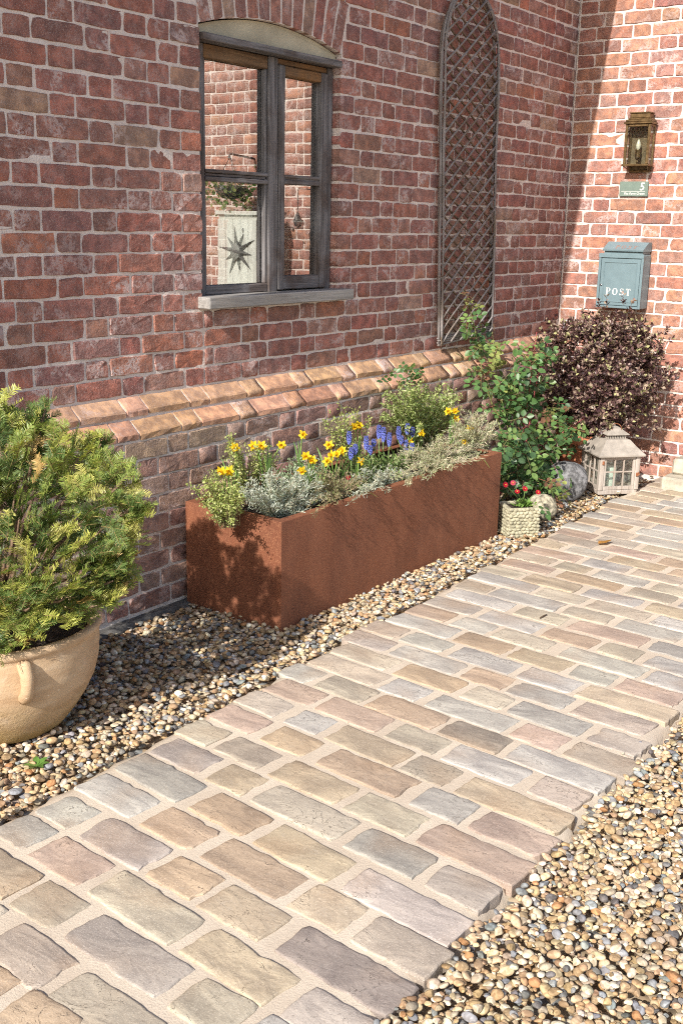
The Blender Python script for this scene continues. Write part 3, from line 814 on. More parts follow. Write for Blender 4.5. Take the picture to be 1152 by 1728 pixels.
SETT_ROWS = [
    (-3,-5.452,-0.026,"-1.375:-1.466:B -1.511:-1.653:B"),
    (-2,-5.334,0.076,"-1.157:-1.250:O -1.316:-1.510:N -1.546:-1.798:O"),
    (-1,-5.200,0.040,"-0.978:-1.212:T -1.239:-1.380:O -1.429:-1.712:M -1.749:-1.886:O -1.919:-2.050:G"),
    (0,-5.067,0.070,"-0.964:-1.086:G -1.120:-1.305:P -1.345:-1.620:O -1.660:-1.897:T -1.939:-2.167:M"),
    (1,-4.934,0.063,"-0.975:-1.099:G -1.148:-1.372:M -1.403:-1.549:B -1.578:-1.759:T -1.809:-2.102:D"),
    (2,-4.799,0.067,"-0.959:-1.183:G -1.227:-1.402:B -1.449:-1.697:B -1.732:-1.874:T -1.913:-2.105:N"),
    (3,-4.668,0.086,"-0.962:-1.223:G -1.275:-1.465:B -1.507:-1.746:T -1.789:-2.086:M"),
    (4,-4.531,0.071,"-0.966:-1.151:M -1.195:-1.328:T -1.372:-1.653:O -1.692:-1.893:G -1.927:-2.077:M"),
    (5,-4.398,0.064,"-0.932:-1.064:O -1.095:-1.268:N -1.317:-1.549:T -1.586:-1.782:O -1.818:-2.094:P"),
    (6,-4.261,0.064,"-0.934:-1.111:P -1.158:-1.319:B -1.380:-1.659:B -1.706:-1.853:G -1.888:-2.088:P"),
    (7,-4.129,0.072,"-0.921:-1.092:M -1.138:-1.265:G -1.305:-1.558:T -1.582:-1.726:K -1.767:-2.073:T"),
    (8,-3.997,0.069,"-0.939:-1.124:P -1.156:-1.394:P -1.435:-1.606:O -1.638:-1.875:G -1.919:-2.058:N"),
    (9,-3.871,0.070,"-0.883:-1.013:G -1.051:-1.240:O -1.270:-1.518:B -1.549:-1.748:K -1.780:-2.074:G"),
    (10,-3.741,0.076,"-0.910:-1.197:N -1.228:-1.372:G -1.414:-1.693:G -1.726:-1.871:P -1.905:-2.104:N"),
    (11,-3.610,0.069,"-0.918:-1.155:O -1.196:-1.430:B -1.469:-1.614:O -1.641:-1.887:G -1.922:-2.072:M"),
    (12,-3.479,0.058,"-0.866:-1.053:M -1.085:-1.356:G -1.386:-1.541:B -1.565:-1.765:G -1.802:-2.040:N"),
    (13,-3.349,0.063,"-0.862:-1.016:N -1.042:-1.218:G -1.259:-1.500:G -1.535:-1.731:G -1.761:-2.065:T"),
    (14,-3.216,0.058,"-0.892:-1.167:G -1.197:-1.400:B -1.430:-1.633:T -1.663:-1.806:G -1.835:-2.038:P"),
    (15,-3.086,0.061,"-0.893:-1.069:P -1.108:-1.255:G -1.285:-1.503:O -1.563:-1.859:G -1.888:-2.054:G"),
    (16,-2.955,0.060,"-0.897:-1.111:M -1.150:-1.391:G -1.428:-1.622:B -1.654:-1.793:O -1.833:-2.001:G"),
    (17,-2.816,0.054,"-0.915:-1.196:G -1.239:-1.435:O -1.470:-1.758:P -1.793:-1.970:G"),
    (18,-2.687,0.035,"-0.887:-1.027:O -1.052:-1.350:G -1.382:-1.564:O -1.608:-1.847:G"),
    (19,-2.554,0.053,"-0.873:-1.166:G -1.194:-1.391:O -1.428:-1.665:N -1.699:-1.884:G"),
    (20,-2.426,0.035,"-0.854:-1.034:O -1.069:-1.308:T -1.349:-1.580:G -1.621:-1.815:T"),
    (21,-2.289,0.053,"-0.883:-1.112:P -1.161:-1.442:B -1.487:-1.677:K -1.713:-1.841:G"),
    (22,-2.167,0.059,"-0.858:-1.058:N -1.093:-1.236:O -1.279:-1.507:G -1.548:-1.745:O"),
    (23,-2.035,0.021,"-0.858:-1.132:P -1.171:-1.368:G -1.403:-1.626:N"),
    (24,-1.911,0.057,"-0.856:-0.985:T -1.022:-1.211:G -1.241:-1.488:T -1.532:-1.660:B"),
    (25,-1.783,0.070,"-0.871:-1.101:K -1.155:-1.391:P -1.432:-1.587:B"),
    (26,-1.642,0.027,"-0.847:-1.035:P -1.066:-1.254:M -1.294:-1.509:O"),
    (27,-1.517,0.047,"-0.818:-0.986:G -1.033:-1.166:N -1.201:-1.451:G"),
    (28,-1.372,0.031,"-0.843:-1.107:B -1.158:-1.386:G"),
    (29,-1.217,-0.014,"-0.814:-0.940:G -0.977:-1.164:M -1.197:-1.392:G"),
    (30,-1.088,0.051,"-0.847:-1.056:N -1.102:-1.330:B"),
    (31,-0.944,0.006,"-0.809:-0.997:B -1.033:-1.264:T"),
    (32,-0.804,0.010,"-0.796:-1.082:G -1.122:-1.280:G"),
    (33,-0.673,0.011,"-0.843:-0.988:T -1.029:-1.220:G"),
    (34,-0.561,0.080,"-0.849:-1.050:T -1.084:-1.227:G"),
    (35,-0.376,-0.025,"-0.821:-0.923:N -0.953:-1.139:T"),
    (36,-0.264,0.000,"-0.820:-1.063:T"),
    (37,-0.162,0.000,"-0.802:-1.045:N"),
    (38,-0.026,0.000,"-0.798:-1.016:G")]

seed = 0
for (n, x, m, s) in SETT_ROWS:
    if n >= 29: x = -1.372+0.1285*(n-28)*1.0; m = 0.03
    row = [t.split(':') for t in s.split()]
    row = [(float(a), float(b), c) for a, b, c in row]
    if n >= 33: row = [(a, b, c) for a, b, c in row]
    ye = row[-1][1]
    rr = random.Random(n)
    while ye > y_right(x)+0.09:
        L = rr.uniform(0.13, 0.28); a = ye-0.03; b = max(a-L, y_right(x)+0.005)
        if b-y_right(x) < 0.10: b = y_right(x)+0.005
        row.append((a, b, rr.choice('GGMNTBPOOG'))); ye = b
    ys = row[0][0]
    while ys < y_left(x)-0.13:
        b = ys+0.03; a = min(b+rr.uniform(0.13, 0.26), y_left(x)); row.insert(0, (a, b, rr.choice('GNTBO'))); ys = a
    if x > -0.06: continue
    for a, b, c in row:
        seed += 1; sett(a+0.003, b-0.003, x, m, np.array(SETT_COL[c]), random.uniform(0.1125, 0.1185), seed)
for q in range(1, 5):
    x = -5.452-0.132*q; y = y_left(x); rr = random.Random(q+50)
    while y > y_right(x)+0.1:
        L = rr.uniform(0.14, 0.28); seed += 1
        sett(y, max(y-L, y_right(x)), x, 0.06, np.array(SETT_COL[rr.choice('GNTBOPM')]), 0.110, seed); y -= L+0.028

# ------------------------------------------------------------------ gravel, dropped stone by stone on a height field
PEB = [((0.53, 0.41, 0.265), .22), ((0.45, 0.315, 0.18), .18), ((0.63, 0.54, 0.41), .16), ((0.34, 0.24, 0.15), .09), ((0.41, 0.35, 0.27), .13),
       ((0.27, 0.285, 0.30), .12), ((0.70, 0.64, 0.54), .06), ((0.165, 0.16, 0.16), .05), ((0.44, 0.25, 0.12), .025)]
PC = np.array([p[0] for p in PEB]); PW = np.array([p[1] for p in PEB]); PW = PW/PW.sum()
NPRO = 14
def pebble_protos(sub):
    V, F = ICO[sub]; out = []
    r = np.random.default_rng(3)
    for k in range(NPRO):
        a = r.normal(0, 1, (5, 3)); a = a/np.linalg.norm(a, axis=1, keepdims=True); amp = r.uniform(-0.16, 0.16, 5)
        s = 1+sum(amp[q]*(V@a[q])**2 for q in range(5))+0.05*np.sin(V@(a[0]*4)+k)
        W = V*s[:, None]
        if k % 2 == 0:                       # some broken, angular stones
            
            for q in (1, 2, 3):
                d = W@a[q]; W = W-np.outer(np.maximum(0, d-0.5)*0.92, a[q])
        out.append(W)
    return np.array(out), F
def gravel(name, label, x0, x1, y0, y1, keep, coverage, lo, hi, base, seed, fine, density=None):
    r = np.random.default_rng(seed); cs = 0.004
    nx, ny_ = int((x1-x0)/cs), int((y1-y0)/cs)
    H = np.full((nx, ny_), base); GX = x0+(np.arange(nx)[:, None]+0.5)*cs; GY_ = y0+(np.arange(ny_)[None, :]+0.5)*cs
    H[(GY_ < y_left(GX)+0.016) & (GY_ > y_right(GX)-0.012)] = 0.021
    mean = (lo+hi)/2; area = (x1-x0)*(y1-y0); N = int(area*coverage/(math.pi*mean*mean*0.25*0.8))
    rec = []
    pool = np.stack([r.uniform(x0, x1, N*8), r.uniform(y0, y1, N*8)], -1)
    pu = project(np.concatenate([pool, np.zeros((len(pool), 1))], 1)); okp = (pu[:, 0] > -220) & (pu[:, 0] < 1380) & (pu[:, 1] < 1950)
    okp &= np.array([keep(px, py) for px, py in pool])
    N = int(N*okp.mean()); pool = pool[okp]; cand = pool[r.integers(0, len(pool), (N, 3))]; U = r.uniform(0, 1, (N, 6))
    for i in range(N):
        d = lo+(hi-lo)*U[i, 0]**1.7; a, b, c = d/2, d/2*(0.60+0.34*U[i, 1]), d/2*(0.36+0.26*U[i, 2])
        th = U[i, 3]*math.pi
        best = None
        for q in range(3):
            px, py = cand[i, q]
            if density is not None and U[i, 5] > density(px, py): continue
            ix, iy = int((px-x0)/cs), int((py-y0)/cs); h = H[min(ix, nx-1), min(iy, ny_-1)]
            if best is None or h < best[0]: best = (h, px, py, ix, iy)
        if best is None: continue
        _, px, py, ix, iy = best
        k = int(a/cs)+1
        i0, i1, j0, j1 = max(0, ix-k), min(nx, ix+k+1), max(0, iy-k), min(ny_, iy+k+1)
        if i1-i0 < 2 or j1-j0 < 2: continue
        gx = (np.arange(i0, i1)+0.5)*cs+x0-px; gy = (np.arange(j0, j1)+0.5)*cs+y0-py
        ct, st_ = math.cos(th), math.sin(th)
        X = gx[:, None]*ct+gy[None, :]*st_; Yv = -gx[:, None]*st_+gy[None, :]*ct
        e = 1-(X/a)**2-(Yv/b)**2; m = e > 0
        if not m.any(): continue
        se = c*np.sqrt(np.maximum(e, 0)); sub = H[i0:i1, j0:j1]
        zc = np.quantile((sub+se)[m], 0.74)             # rests on what lies below, slightly bedded in
        sub[m] = np.maximum(sub[m], (zc+se)[m])
        rec.append((px, py, zc, a, b, c, th, 0.0))
    R = np.array(rec)
    ix = np.clip(((R[:, 0]-x0)/cs).astype(int), 0, nx-1); iy = np.clip(((R[:, 1]-y0)/cs).astype(int), 0, ny_-1)
    hid = H[ix, iy]-(R[:, 2]+R[:, 5])
    R = R[hid < 0.007]
    uv = project(R[:, :3]); dep = (R[:, :3]-CAM_LOC)@FW
    inframe = (uv[:, 0] > -40) & (uv[:, 0] < 1192) & (uv[:, 1] < 1770)
    near = inframe & (dep < fine)
    obs = []
    parts = []
    for sub, sel in ((2, near), (1, ~near)):
        Q = R[sel]
        if len(Q) == 0: continue
        PV_, F = pebble_protos(sub)
        n = len(Q); V = PV_[r.integers(0, NPRO, n)]*Q[:, None, 3:6]
        # small random tilt, then heading
        t1 = r.normal(0, 0.22, n); t2 = r.normal(0, 0.22, n)
        x, y, z = V[..., 0], V[..., 1], V[..., 2]
        y, z = y*np.cos(t1)[:, None]-z*np.sin(t1)[:, None], y*np.sin(t1)[:, None]+z*np.cos(t1)[:, None]
        x, z = x*np.cos(t2)[:, None]+z*np.sin(t2)[:, None], -x*np.sin(t2)[:, None]+z*np.cos(t2)[:, None]
        c_, s_ = np.cos(Q[:, 6])[:, None], np.sin(Q[:, 6])[:, None]
        V = np.stack([x*c_-y*s_, x*s_+y*c_, z], -1)+Q[:, None, :3]
        FF = (F[None]+(np.arange(n)*V.shape[1])[:, None, None]).reshape(-1, 3)
        ci = r.choice(len(PC), n, p=PW); cc = PC[ci]*r.uniform(0.8, 1.2, (n, 1))*r.uniform(0.95, 1.05, (n, 3))
        CC = np.repeat(cc, V.shape[1], 0)
        parts.append((V.reshape(-1, 3), FF, CC))
    off = 0; FV, FF, FC = [], [], []
    for V, F, C in parts: FV.append(V); FF.append(F+off); FC.append(C); off += len(V)
    o = mesh_np(name, np.concatenate(FV), np.concatenate(FF), MAT['pebble'], None, np.clip(np.concatenate(FC), 0, 1), True)
    tag(o, label, 'gravel', kind='stuff')
    print(name, len(R), 'stones', sum(len(f) for f in FF), 'triangles')
    return o
def keepL(x, y):
    if y > -0.145 or y < y_left(x)-0.05: return False
    if y < y_left(x)+0.012+0.012*math.sin(x*23) and random.random() > 0.02: return False
    if -3.52 < x < -1.85 and -0.595 < y: return False
    if (x+4.657)**2+(y+0.436)**2 < 0.165**2: return False
    return True
gravel('gravel_bed', 'mixed tan and grey pebble gravel strip between the house wall and the path', -5.7, -0.12, -0.99, -0.13, keepL, 2.8, 0.011, 0.032, -0.026, 11, 3.0,
       lambda x, y: 1.0 if x < -2.2 else 0.85)
def keepR(x, y): return y < y_right(x)-0.012-0.010*math.sin(x*19) or (y < y_right(x)+0.05 and random.random() < 0.02)
gravel('gravel_area', 'golden brown pebble gravel at lower right beyond the path edge', -5.45, -2.7, -2.80, -2.03, keepR, 3.0, 0.010, 0.030, -0.004, 12, 2.9)

# ------------------------------------------------------------------ trellis: a tilted willow panel with a round top
TRX, TRZ, TRA = -1.222, 0.885, math.radians(3.6)
tr = empty('willow_trellis', (TRX, -0.016, TRZ)); tr.rotation_euler = (0, -TRA, 0)
tag(tr, 'tall round-topped grey willow trellis hung on the shaded brick wall', 'trellis')
TW, TS = 0.287, 1.44               # half width, height of the springing
def tr_inside(x, z, m=0.0):
    if z < m: return False
    if z <= TS: return abs(x) < TW-m
    return (x/(TW-m))**2+((z-TS)/(0.335-m))**2 < 1
def outline(off, n=22):
    p = [(-TW+off, z) for z in np.linspace(0, TS, 14)]
    p += [((TW-off)*-math.cos(t), TS+(0.335-off)*math.sin(t)) for t in np.linspace(0, math.pi, n)[1:-1]]
    p += [(TW-off, z) for z in np.linspace(TS, 0, 14)]
    return p
for k, (off, yy, rr_) in enumerate(((0.0, -0.010, 0.0085), (0.013, -0.022, 0.0075), (0.012, 0.000, 0.0075))):
    m = MB(); o = outline(off); ph = k*2.0
    m.tube([(x+0.0025*math.sin(z*9+ph), yy+0.002*math.sin(z*7+ph), z) for x, z in o], [rr_*(0.9+0.2*math.sin(i*0.7+ph)) for i in range(len(o))], 6)
    m.build('frame_rod', MAT['willow'], tr, True)
for k in range(4):
    m = MB(); z = 0.006+0.010*k; m.tube([(-TW-0.012, -0.012+0.004*(k % 2), z+0.006*k*0.3), (0, -0.016+0.004*(k % 2), z+0.003*math.sin(k)), (TW+0.01, -0.012, z)], [0.005, 0.0058, 0.005], 6)
    m.build('bottom_rod', MAT['willow'], tr, True)
for x in (-TW, 0.09, TW):
    tie = MB(); tie.tube([(x-0.004, -0.026, 0.05), (x, -0.030, 0.02), (x+0.004, -0.024, -0.012)], 0.0028, 5); tie.build('binding', MAT['willow_back'], tr, True)
for zz in (0.35, 0.8, 1.25):
    for x in (-TW+0.005, TW-0.005):
        tie = MB(); tie.tube([(x+0.012*math.cos(a), -0.011+0.020*math.sin(a), zz+0.004*a) for a in np.linspace(0, 6.2, 9)], 0.002, 4)
        tie.build('binding', MAT['willow_back'], tr, True)
for s, yy, mt in ((1, -0.022, 'willow'), (-1, -0.008, 'willow_back')):
    pitch = 0.066
    for k in range(-8, 44):
        z0 = k*pitch; ts = []
        for t in np.linspace(-0.40, 0.40, 81):
            x = s*t; z = z0+(t+0.3)*0.62
            if tr_inside(x, z, 0.004): ts.append((x, z))
        if len(ts) < 4: continue
        (xa, za), (xb, zb) = ts[0], ts[-1]
        m = MB(); ph = random.uniform(0, 6)
        pts = [(xa+(xb-xa)*q, yy+0.0015*math.sin(ph+q*9), za+(zb-za)*q+0.003*math.sin(ph+q*5)) for q in np.linspace(0, 1, 6)]
        m.tube(pts, [0.0055*random.uniform(0.85, 1.15) for _ in pts], 5)
        m.build('lattice_rod', MAT[mt], tr, True)

# ------------------------------------------------------------------ lettering drawn stroke by stroke
def stroke(m, pts, w, y0, y1, slant=0.0):
    pts = np.array(pts, float); T_ = norm(np.gradient(pts, axis=0)); N_ = np.stack([-T_[:, 1], T_[:, 0]], -1)
    w = np.full(len(pts), w) if np.isscalar(w) else np.array(w)
    A, B = pts+N_*w[:, None]/2, pts-N_*w[:, None]/2; n = len(pts)
    V = [(p[0], y0, p[1]) for p in A]+[(p[0], y0, p[1]) for p in B]+[(p[0], y1, p[1]) for p in A]+[(p[0], y1, p[1]) for p in B]
    F = []
    for i in range(n-1):
        F += [(i, i+1, n+i+1, n+i), (2*n+i, 3*n+i, 3*n+i+1, 2*n+i+1), (i, 2*n+i, 2*n+i+1, i+1), (n+i, n+i+1, 3*n+i+1, 3*n+i)]
    F += [(0, n, 3*n, 2*n), (n-1, 3*n-1, 4*n-1, 2*n-1)]
    m._add(V, F)
def arc(cx, cz, rx, rz, a0, a1, n=14): return [(cx+rx*math.cos(a), cz+rz*math.sin(a)) for a in np.linspace(a0, a1, n)]
def letter(m, ch, x, z, h, y0, y1):
    t, s = 0.17*h, 0.06*h
    if ch == 'P':
        stroke(m, [(x+0.2*h, z), (x+0.2*h, z+h)], t, y0, y1); stroke(m, [(x+0.03*h, z), (x+0.40*h, z)], s*1.3, y0, y1); stroke(m, [(x+0.03*h, z+h), (x+0.45*h, z+h)], s*1.3, y0, y1)
        stroke(m, arc(x+0.38*h, z+0.74*h, 0.27*h, 0.24*h, math.pi/2, -math.pi/2), [s]*2+[t*0.8]*10+[s]*2, y0, y1); return 0.78*h
    if ch == 'O':
        p = arc(x+0.40*h, z+0.5*h, 0.33*h, 0.47*h, 0, 2*math.pi, 25); stroke(m, p, [t*0.35+t*0.65*abs(math.cos(q)) for q in np.linspace(0, 2*math.pi, 25)], y0, y1); return 0.86*h
    if ch == 'S':
        p = [(x+0.55*h, z+0.78*h), (x+0.50*h, z+0.90*h), (x+0.34*h, z+0.97*h), (x+0.16*h, z+0.90*h), (x+0.11*h, z+0.76*h), (x+0.20*h, z+0.62*h), (x+0.36*h, z+0.52*h), (x+0.52*h, z+0.40*h), (x+0.56*h, z+0.24*h), (x+0.48*h, z+0.08*h), (x+0.32*h, z+0.03*h), (x+0.14*h, z+0.10*h), (x+0.08*h, z+0.24*h)]
        stroke(m, p, [s, s, s*1.2, s*1.3, t*0.7, t*0.95, t, t*0.95, t*0.7, s*1.3, s*1.2, s, s], y0, y1)
        stroke(m, [(x+0.57*h, z+0.98*h), (x+0.56*h, z+0.72*h)], s, y0, y1); stroke(m, [(x+0.07*h, z+0.28*h), (x+0.06*h, z+0.0)], s, y0, y1); return 0.72*h
    if ch == 'T':
        stroke(m, [(x+0.36*h, z), (x+0.36*h, z+h)], t, y0, y1); stroke(m, [(x+0.04*h, z+h*0.97), (x+0.68*h, z+h*0.97)], s*1.2, y0, y1); stroke(m, [(x+0.2*h, z), (x+0.52*h, z)], s*1.3, y0, y1)
        stroke(m, [(x+0.05*h, z+h), (x+0.04*h, z+0.74*h)], s, y0, y1); stroke(m, [(x+0.67*h, z+h), (x+0.68*h, z+0.74*h)], s, y0, y1); return 0.78*h

# things on the sunlit wall are built in its frame: local x = distance from the corner, local -y = out of the wall
RB = -math.pi/2
# ---- post box
pb = empty('post_box', (0, -0.305, 1.025), RB); tag(pb, 'blue grey metal post box with sloping lid on the sunlit brick wall', 'post box')
W_, Hh, Dp = 0.275, 0.318, 0.125
m = MB(); m.bbox2((0, -Dp, 0), (W_, -0.012, Hh), 0.004); m.build('body', MAT['bluegrey'], pb)
m = MB()
m.bbox2((-0.004, -Dp-0.012, Hh-0.022), (W_+0.004, -Dp-0.001, Hh+0.003), 0.002); m.bbox2((-0.003, -Dp-0.010, 0.0), (0.012, -Dp-0.001, Hh-0.023), 0.002); m.bbox2((W_-0.012, -Dp-0.010, 0.0), (W_+0.003, -Dp-0.001, Hh-0.023), 0.002); m.bbox2((0.013, -Dp-0.010, 0.0), (W_-0.013, -Dp-0.001, 0.014), 0.002)
m.build('front_rim', MAT['bluegrey'], pb)
dr_ = MB(); dr_.bbox2((0.015, -Dp-0.008, 0.017), (W_-0.015, -Dp-0.0005, Hh-0.026), 0.002); dd = dr_.build('door', MAT['bluegrey'], pb)
m = MB()
for a, b in (((0.034, 0.036), (W_-0.034, 0.041)), ((0.034, Hh-0.050), (W_-0.034, Hh-0.045)), ((0.034, 0.042), (0.039, Hh-0.051)), ((W_-0.039, 0.042), (W_-0.034, Hh-0.051))):
    m.bbox2((a[0], -Dp-0.0115, a[1]), (b[0], -Dp-0.0082, b[1]), 0.001)
m.build('moulding', MAT['bluegrey'], dd)
m = MB(); m.ball((0.024, -Dp-0.011, 0.135), (0.007, 0.005, 0.007), 2); m.build('lock', MAT['chrome'], dd, True)
m = MB(); x = 0.056
for ch in 'POST': x += letter(m, ch, x, 0.078, 0.040, -Dp-0.0095, -Dp-0.0082)+0.011
m.build('lettering', MAT['letter'], dd)
lid = MB(); L0, L1 = 0.018, W_-0.002
lid.prism([(-Dp-0.016, Hh+0.018), (-0.012, Hh+0.018), (-0.012, Hh+0.072), (-0.058, Hh+0.072), (-Dp-0.018, Hh+0.026)][::-1], L0, L1, 0)
lo_ = lid.build('lid', MAT['bluegrey'], pb)
m = MB(); m.bbox2((L0+0.006, -Dp-0.002, Hh+0.001), (L1-0.006, -0.013, Hh+0.0175), 0.002); m.build('lid_neck', MAT['bluegrey'], pb)
m = MB(); x = 0.0
for ch in 'POST': x += letter(m, ch, x, 0.0, 0.034, -0.0008, 0.0008)+0.010
lt = m.build('lettering', MAT['copperletter'], lo_); sl_ = math.atan2(0.046, Dp-0.040)
lt.location = (L0+0.072, -Dp-0.004, Hh+0.0345); lt.rotation_euler = (-(math.pi/2-sl_), 0, 0)
m = MB(); m.bbox2((0.004, -0.0118, 0.02), (W_-0.004, -0.001, Hh-0.02), 0.001); m.build('back_plate', MAT['iron'], pb)

# ---- house number plate
npz = empty('house_number_plate', (0, -0.346, 1.680), RB); tag(npz, 'small sage green plate with white 5 between post box and wall lantern', 'house sign')
m = MB(); m.bbox2((0, -0.014, 0), (0.177, -0.005, 0.086), 0.0015); m.build('plate', MAT['plate'], npz)
m = MB(); m.bbox2((0.01, -0.0052, 0.008), (0.03, 0.004, 0.078), 0.001); m.bbox2((0.147, -0.0052, 0.008), (0.167, 0.004, 0.078), 0.001); m.build('spacer', MAT['iron'], npz)
m = MB(); m.bbox2((0.012, -0.0146, 0.0285), (0.160, -0.0141, 0.0305), 0.0002); m.build('rule', MAT['letter'], npz)
def text_mesh(name, body, size, loc, parent, mat, shear=0.0):
    cu = bpy.data.curves.new(name, 'FONT'); cu.body = body; cu.size = size; cu.extrude = 0.0003; cu.shear = shear; cu.resolution_u = 4; cu.offset = size*0.012 if size > 0.03 else 0.0
    tmp = bpy.data.objects.new('lettering_draft', cu); COL.objects.link(tmp)
    dg = bpy.context.evaluated_depsgraph_get(); me = bpy.data.meshes.new_from_object(tmp.evaluated_get(dg))
    bpy.data.objects.remove(tmp); bpy.data.curves.remove(cu)
    me.name = name; me.materials.clear(); me.materials.append(mat)
    o = bpy.data.objects.new(name, me); COL.objects.link(o); o.parent = parent; o.location = loc; o.rotation_euler = (math.pi/2, 0, 0)
    return o
text_mesh('number', '5', 0.062, (0.124, -0.0145, 0.036), npz, MAT['letter'], 0.12)
text_mesh('lettering', 'Pitt Farm Green', 0.0195, (0.030, -0.0145, 0.010), npz, MAT['letter'], 0.15)

# ---- wall lantern
wlz = empty('wall_lantern', (0, -0.388, 1.862), RB); tag(wlz, 'aged brass half lantern with candle bulb, mounted above the number plate', 'wall light')
LW, LH, LD = 0.152, 0.222, 0.100
m = MB(); m.bbox2((0.004, -0.014, -0.030), (LW-0.004, -0.003, LH+0.02), 0.001); m.build('back_plate', MAT['brassplate'], wlz)
m = MB()
for x in (0.0, LW-0.015): m.bbox2((x, -LD, 0.0), (x+0.015, -LD+0.013, LH), 0.002)
for x in (0.0, LW-0.012): m.bbox2((x, -0.026, 0.0), (x+0.012, -0.0145, LH), 0.002)
m.bbox2((0.016, -LD, LH-0.014), (LW-0.016, -LD+0.012, LH), 0.002)
for x in (0.001, LW-0.010): m.bbox2((x, -LD+0.014, LH-0.013), (x+0.009, -0.027, LH-0.001), 0.001)
m.build('cage', MAT['brass'], wlz)
m = MB(); m.bbox2((-0.006, -LD-0.006, -0.012), (LW+0.006, -0.0145, -0.0005), 0.002); m.build('tray', MAT['brass'], wlz)
m = MB()
for k, (o_, z0, z1) in enumerate(((0.010, LH+0.0005, LH+0.012), (0.002, LH+0.0125, LH+0.026), (-0.008, LH+0.0265, LH+0.034), (-0.016, LH+0.0345, LH+0.060), (-0.012, LH+0.0605, LH+0.067))):
    m.bbox2((-o_, -LD-o_*0.9, z0), (LW+o_, -0.0145, z1), 0.003)
m.build('hood', MAT['brass'], wlz)
m = MB()
m.v = []; m.prism([(0.016, 0.002), (LW-0.016, 0.002), (LW-0.016, LH-0.016), (0.016, LH-0.016)], -LD+0.004, -LD+0.006, 1); m.build('pane', MAT['thinpane'], wlz)
for x in (0.005, LW-0.007):
    m = MB(); m.box2((x, -LD+0.014, 0.002), (x+0.002, -0.027, LH-0.014)); m.build('pane', MAT['thinpane'], wlz)
m = MB(); m.lathe([(0.0, 0.008), (0.006, 0.008), (0.007, 0.016), (0.0045, 0.019), (0.008, 0.027), (0.014, 0.030), (0.016, 0.040), (0.0155, 0.078), (0.017, 0.082), (0.012, 0.083)], 16, (LW*0.46, -0.055, 0.0)); m.build('bulb_holder', MAT['brass'], wlz, True)
m = MB(); m.lathe([(0.008, 0.082), (0.013, 0.094), (0.0145, 0.105), (0.011, 0.122), (0.005, 0.136), (0.0, 0.143)], 14, (LW*0.46, -0.055, 0.0)); m.build('bulb', MAT['bulb'], wlz, True)
m = MB()
for x in (0.35, 0.72): m.ball((LW*x-0.012, -0.018, 0.078), (0.003, 0.004, 0.003), 1)
m.build('screw', MAT['brass'], wlz, True)
m = MB(); m.bbox2((0.012, -0.030, -0.045), (LW-0.012, -0.004, -0.032), 0.002)
for x in (0.012, LW-0.022): m.bbox2((x, -0.028, -0.0315), (x+0.010, -0.016, -0.0125), 0.001)
m.tube([(0.002, -LD+0.01, -0.013), (0.020, -0.03, -0.036)], 0.003, 5); m.tube([(LW-0.002, -LD+0.01, -0.013), (LW-0.020, -0.03, -0.036)], 0.003, 5)
m.build('bracket', MAT['brass'], wlz)

# ------------------------------------------------------------------ corten planter
PX0, PX1, PY0, PY1, PH = -3.537, -1.840, -0.612, -0.125, 0.424
pl = empty('corten_planter', ((PX0+PX1)/2, (PY0+PY1)/2, 0)); tag(pl, 'long rusted corten steel trough planter full of spring flowers', 'planter')
def at_planter(o):
    o.location = -Vector(pl.location); return o
T2 = 0.003; RIM = 0.038
for nm, a, b in (('front_panel', (PX0, PY0, -0.03), (PX1, PY0+T2, PH)), ('back_panel', (PX0, PY1-T2, -0.03), (PX1, PY1, PH)), ('end_panel', (PX0, PY0+T2+0.0004, -0.03), (PX0+T2, PY1-T2-0.0004, PH)), ('end_panel', (PX1-T2, PY0+T2+0.0004, -0.03), (PX1, PY1-T2-0.0004, PH))):
    m = MB(); m.bbox2(a, b, 0.0012); at_planter(m.build(nm, MAT['corten'], pl))
m = MB()
m.bbox2((PX0+0.0035, PY0+0.0035, PH-0.003), (PX1-0.0035, PY0+RIM, PH+0.0006), 0.0006); m.bbox2((PX0+0.0035, PY1-RIM, PH-0.003), (PX1-0.0035, PY1-0.0035, PH+0.0006), 0.0006)
m.bbox2((PX0+0.0035, PY0+RIM+0.0005, PH-0.003), (PX0+RIM, PY1-RIM-0.0005, PH+0.0006), 0.0006); m.bbox2((PX1-RIM, PY0+RIM+0.0005, PH-0.003), (PX1-0.0035, PY1-RIM-0.0005, PH+0.0006), 0.0006)
at_planter(m.build('rim', MAT['corten'], pl))
sv = []
nx_, ny_ = 60, 16
for i in range(nx_+1):
    for k in range(ny_+1):
        sv.append((PX0+0.004+(PX1-PX0-0.008)*i/nx_, PY0+0.004+(PY1-PY0-0.008)*k/ny_, PH-0.030+random.gauss(0, 0.008)))
m = MB(); m._add(sv, [(i*(ny_+1)+k, (i+1)*(ny_+1)+k, (i+1)*(ny_+1)+k+1, i*(ny_+1)+k+1) for i in range(nx_) for k in range(ny_)]); at_planter(m.build('soil', MAT['soil'], pl, True))

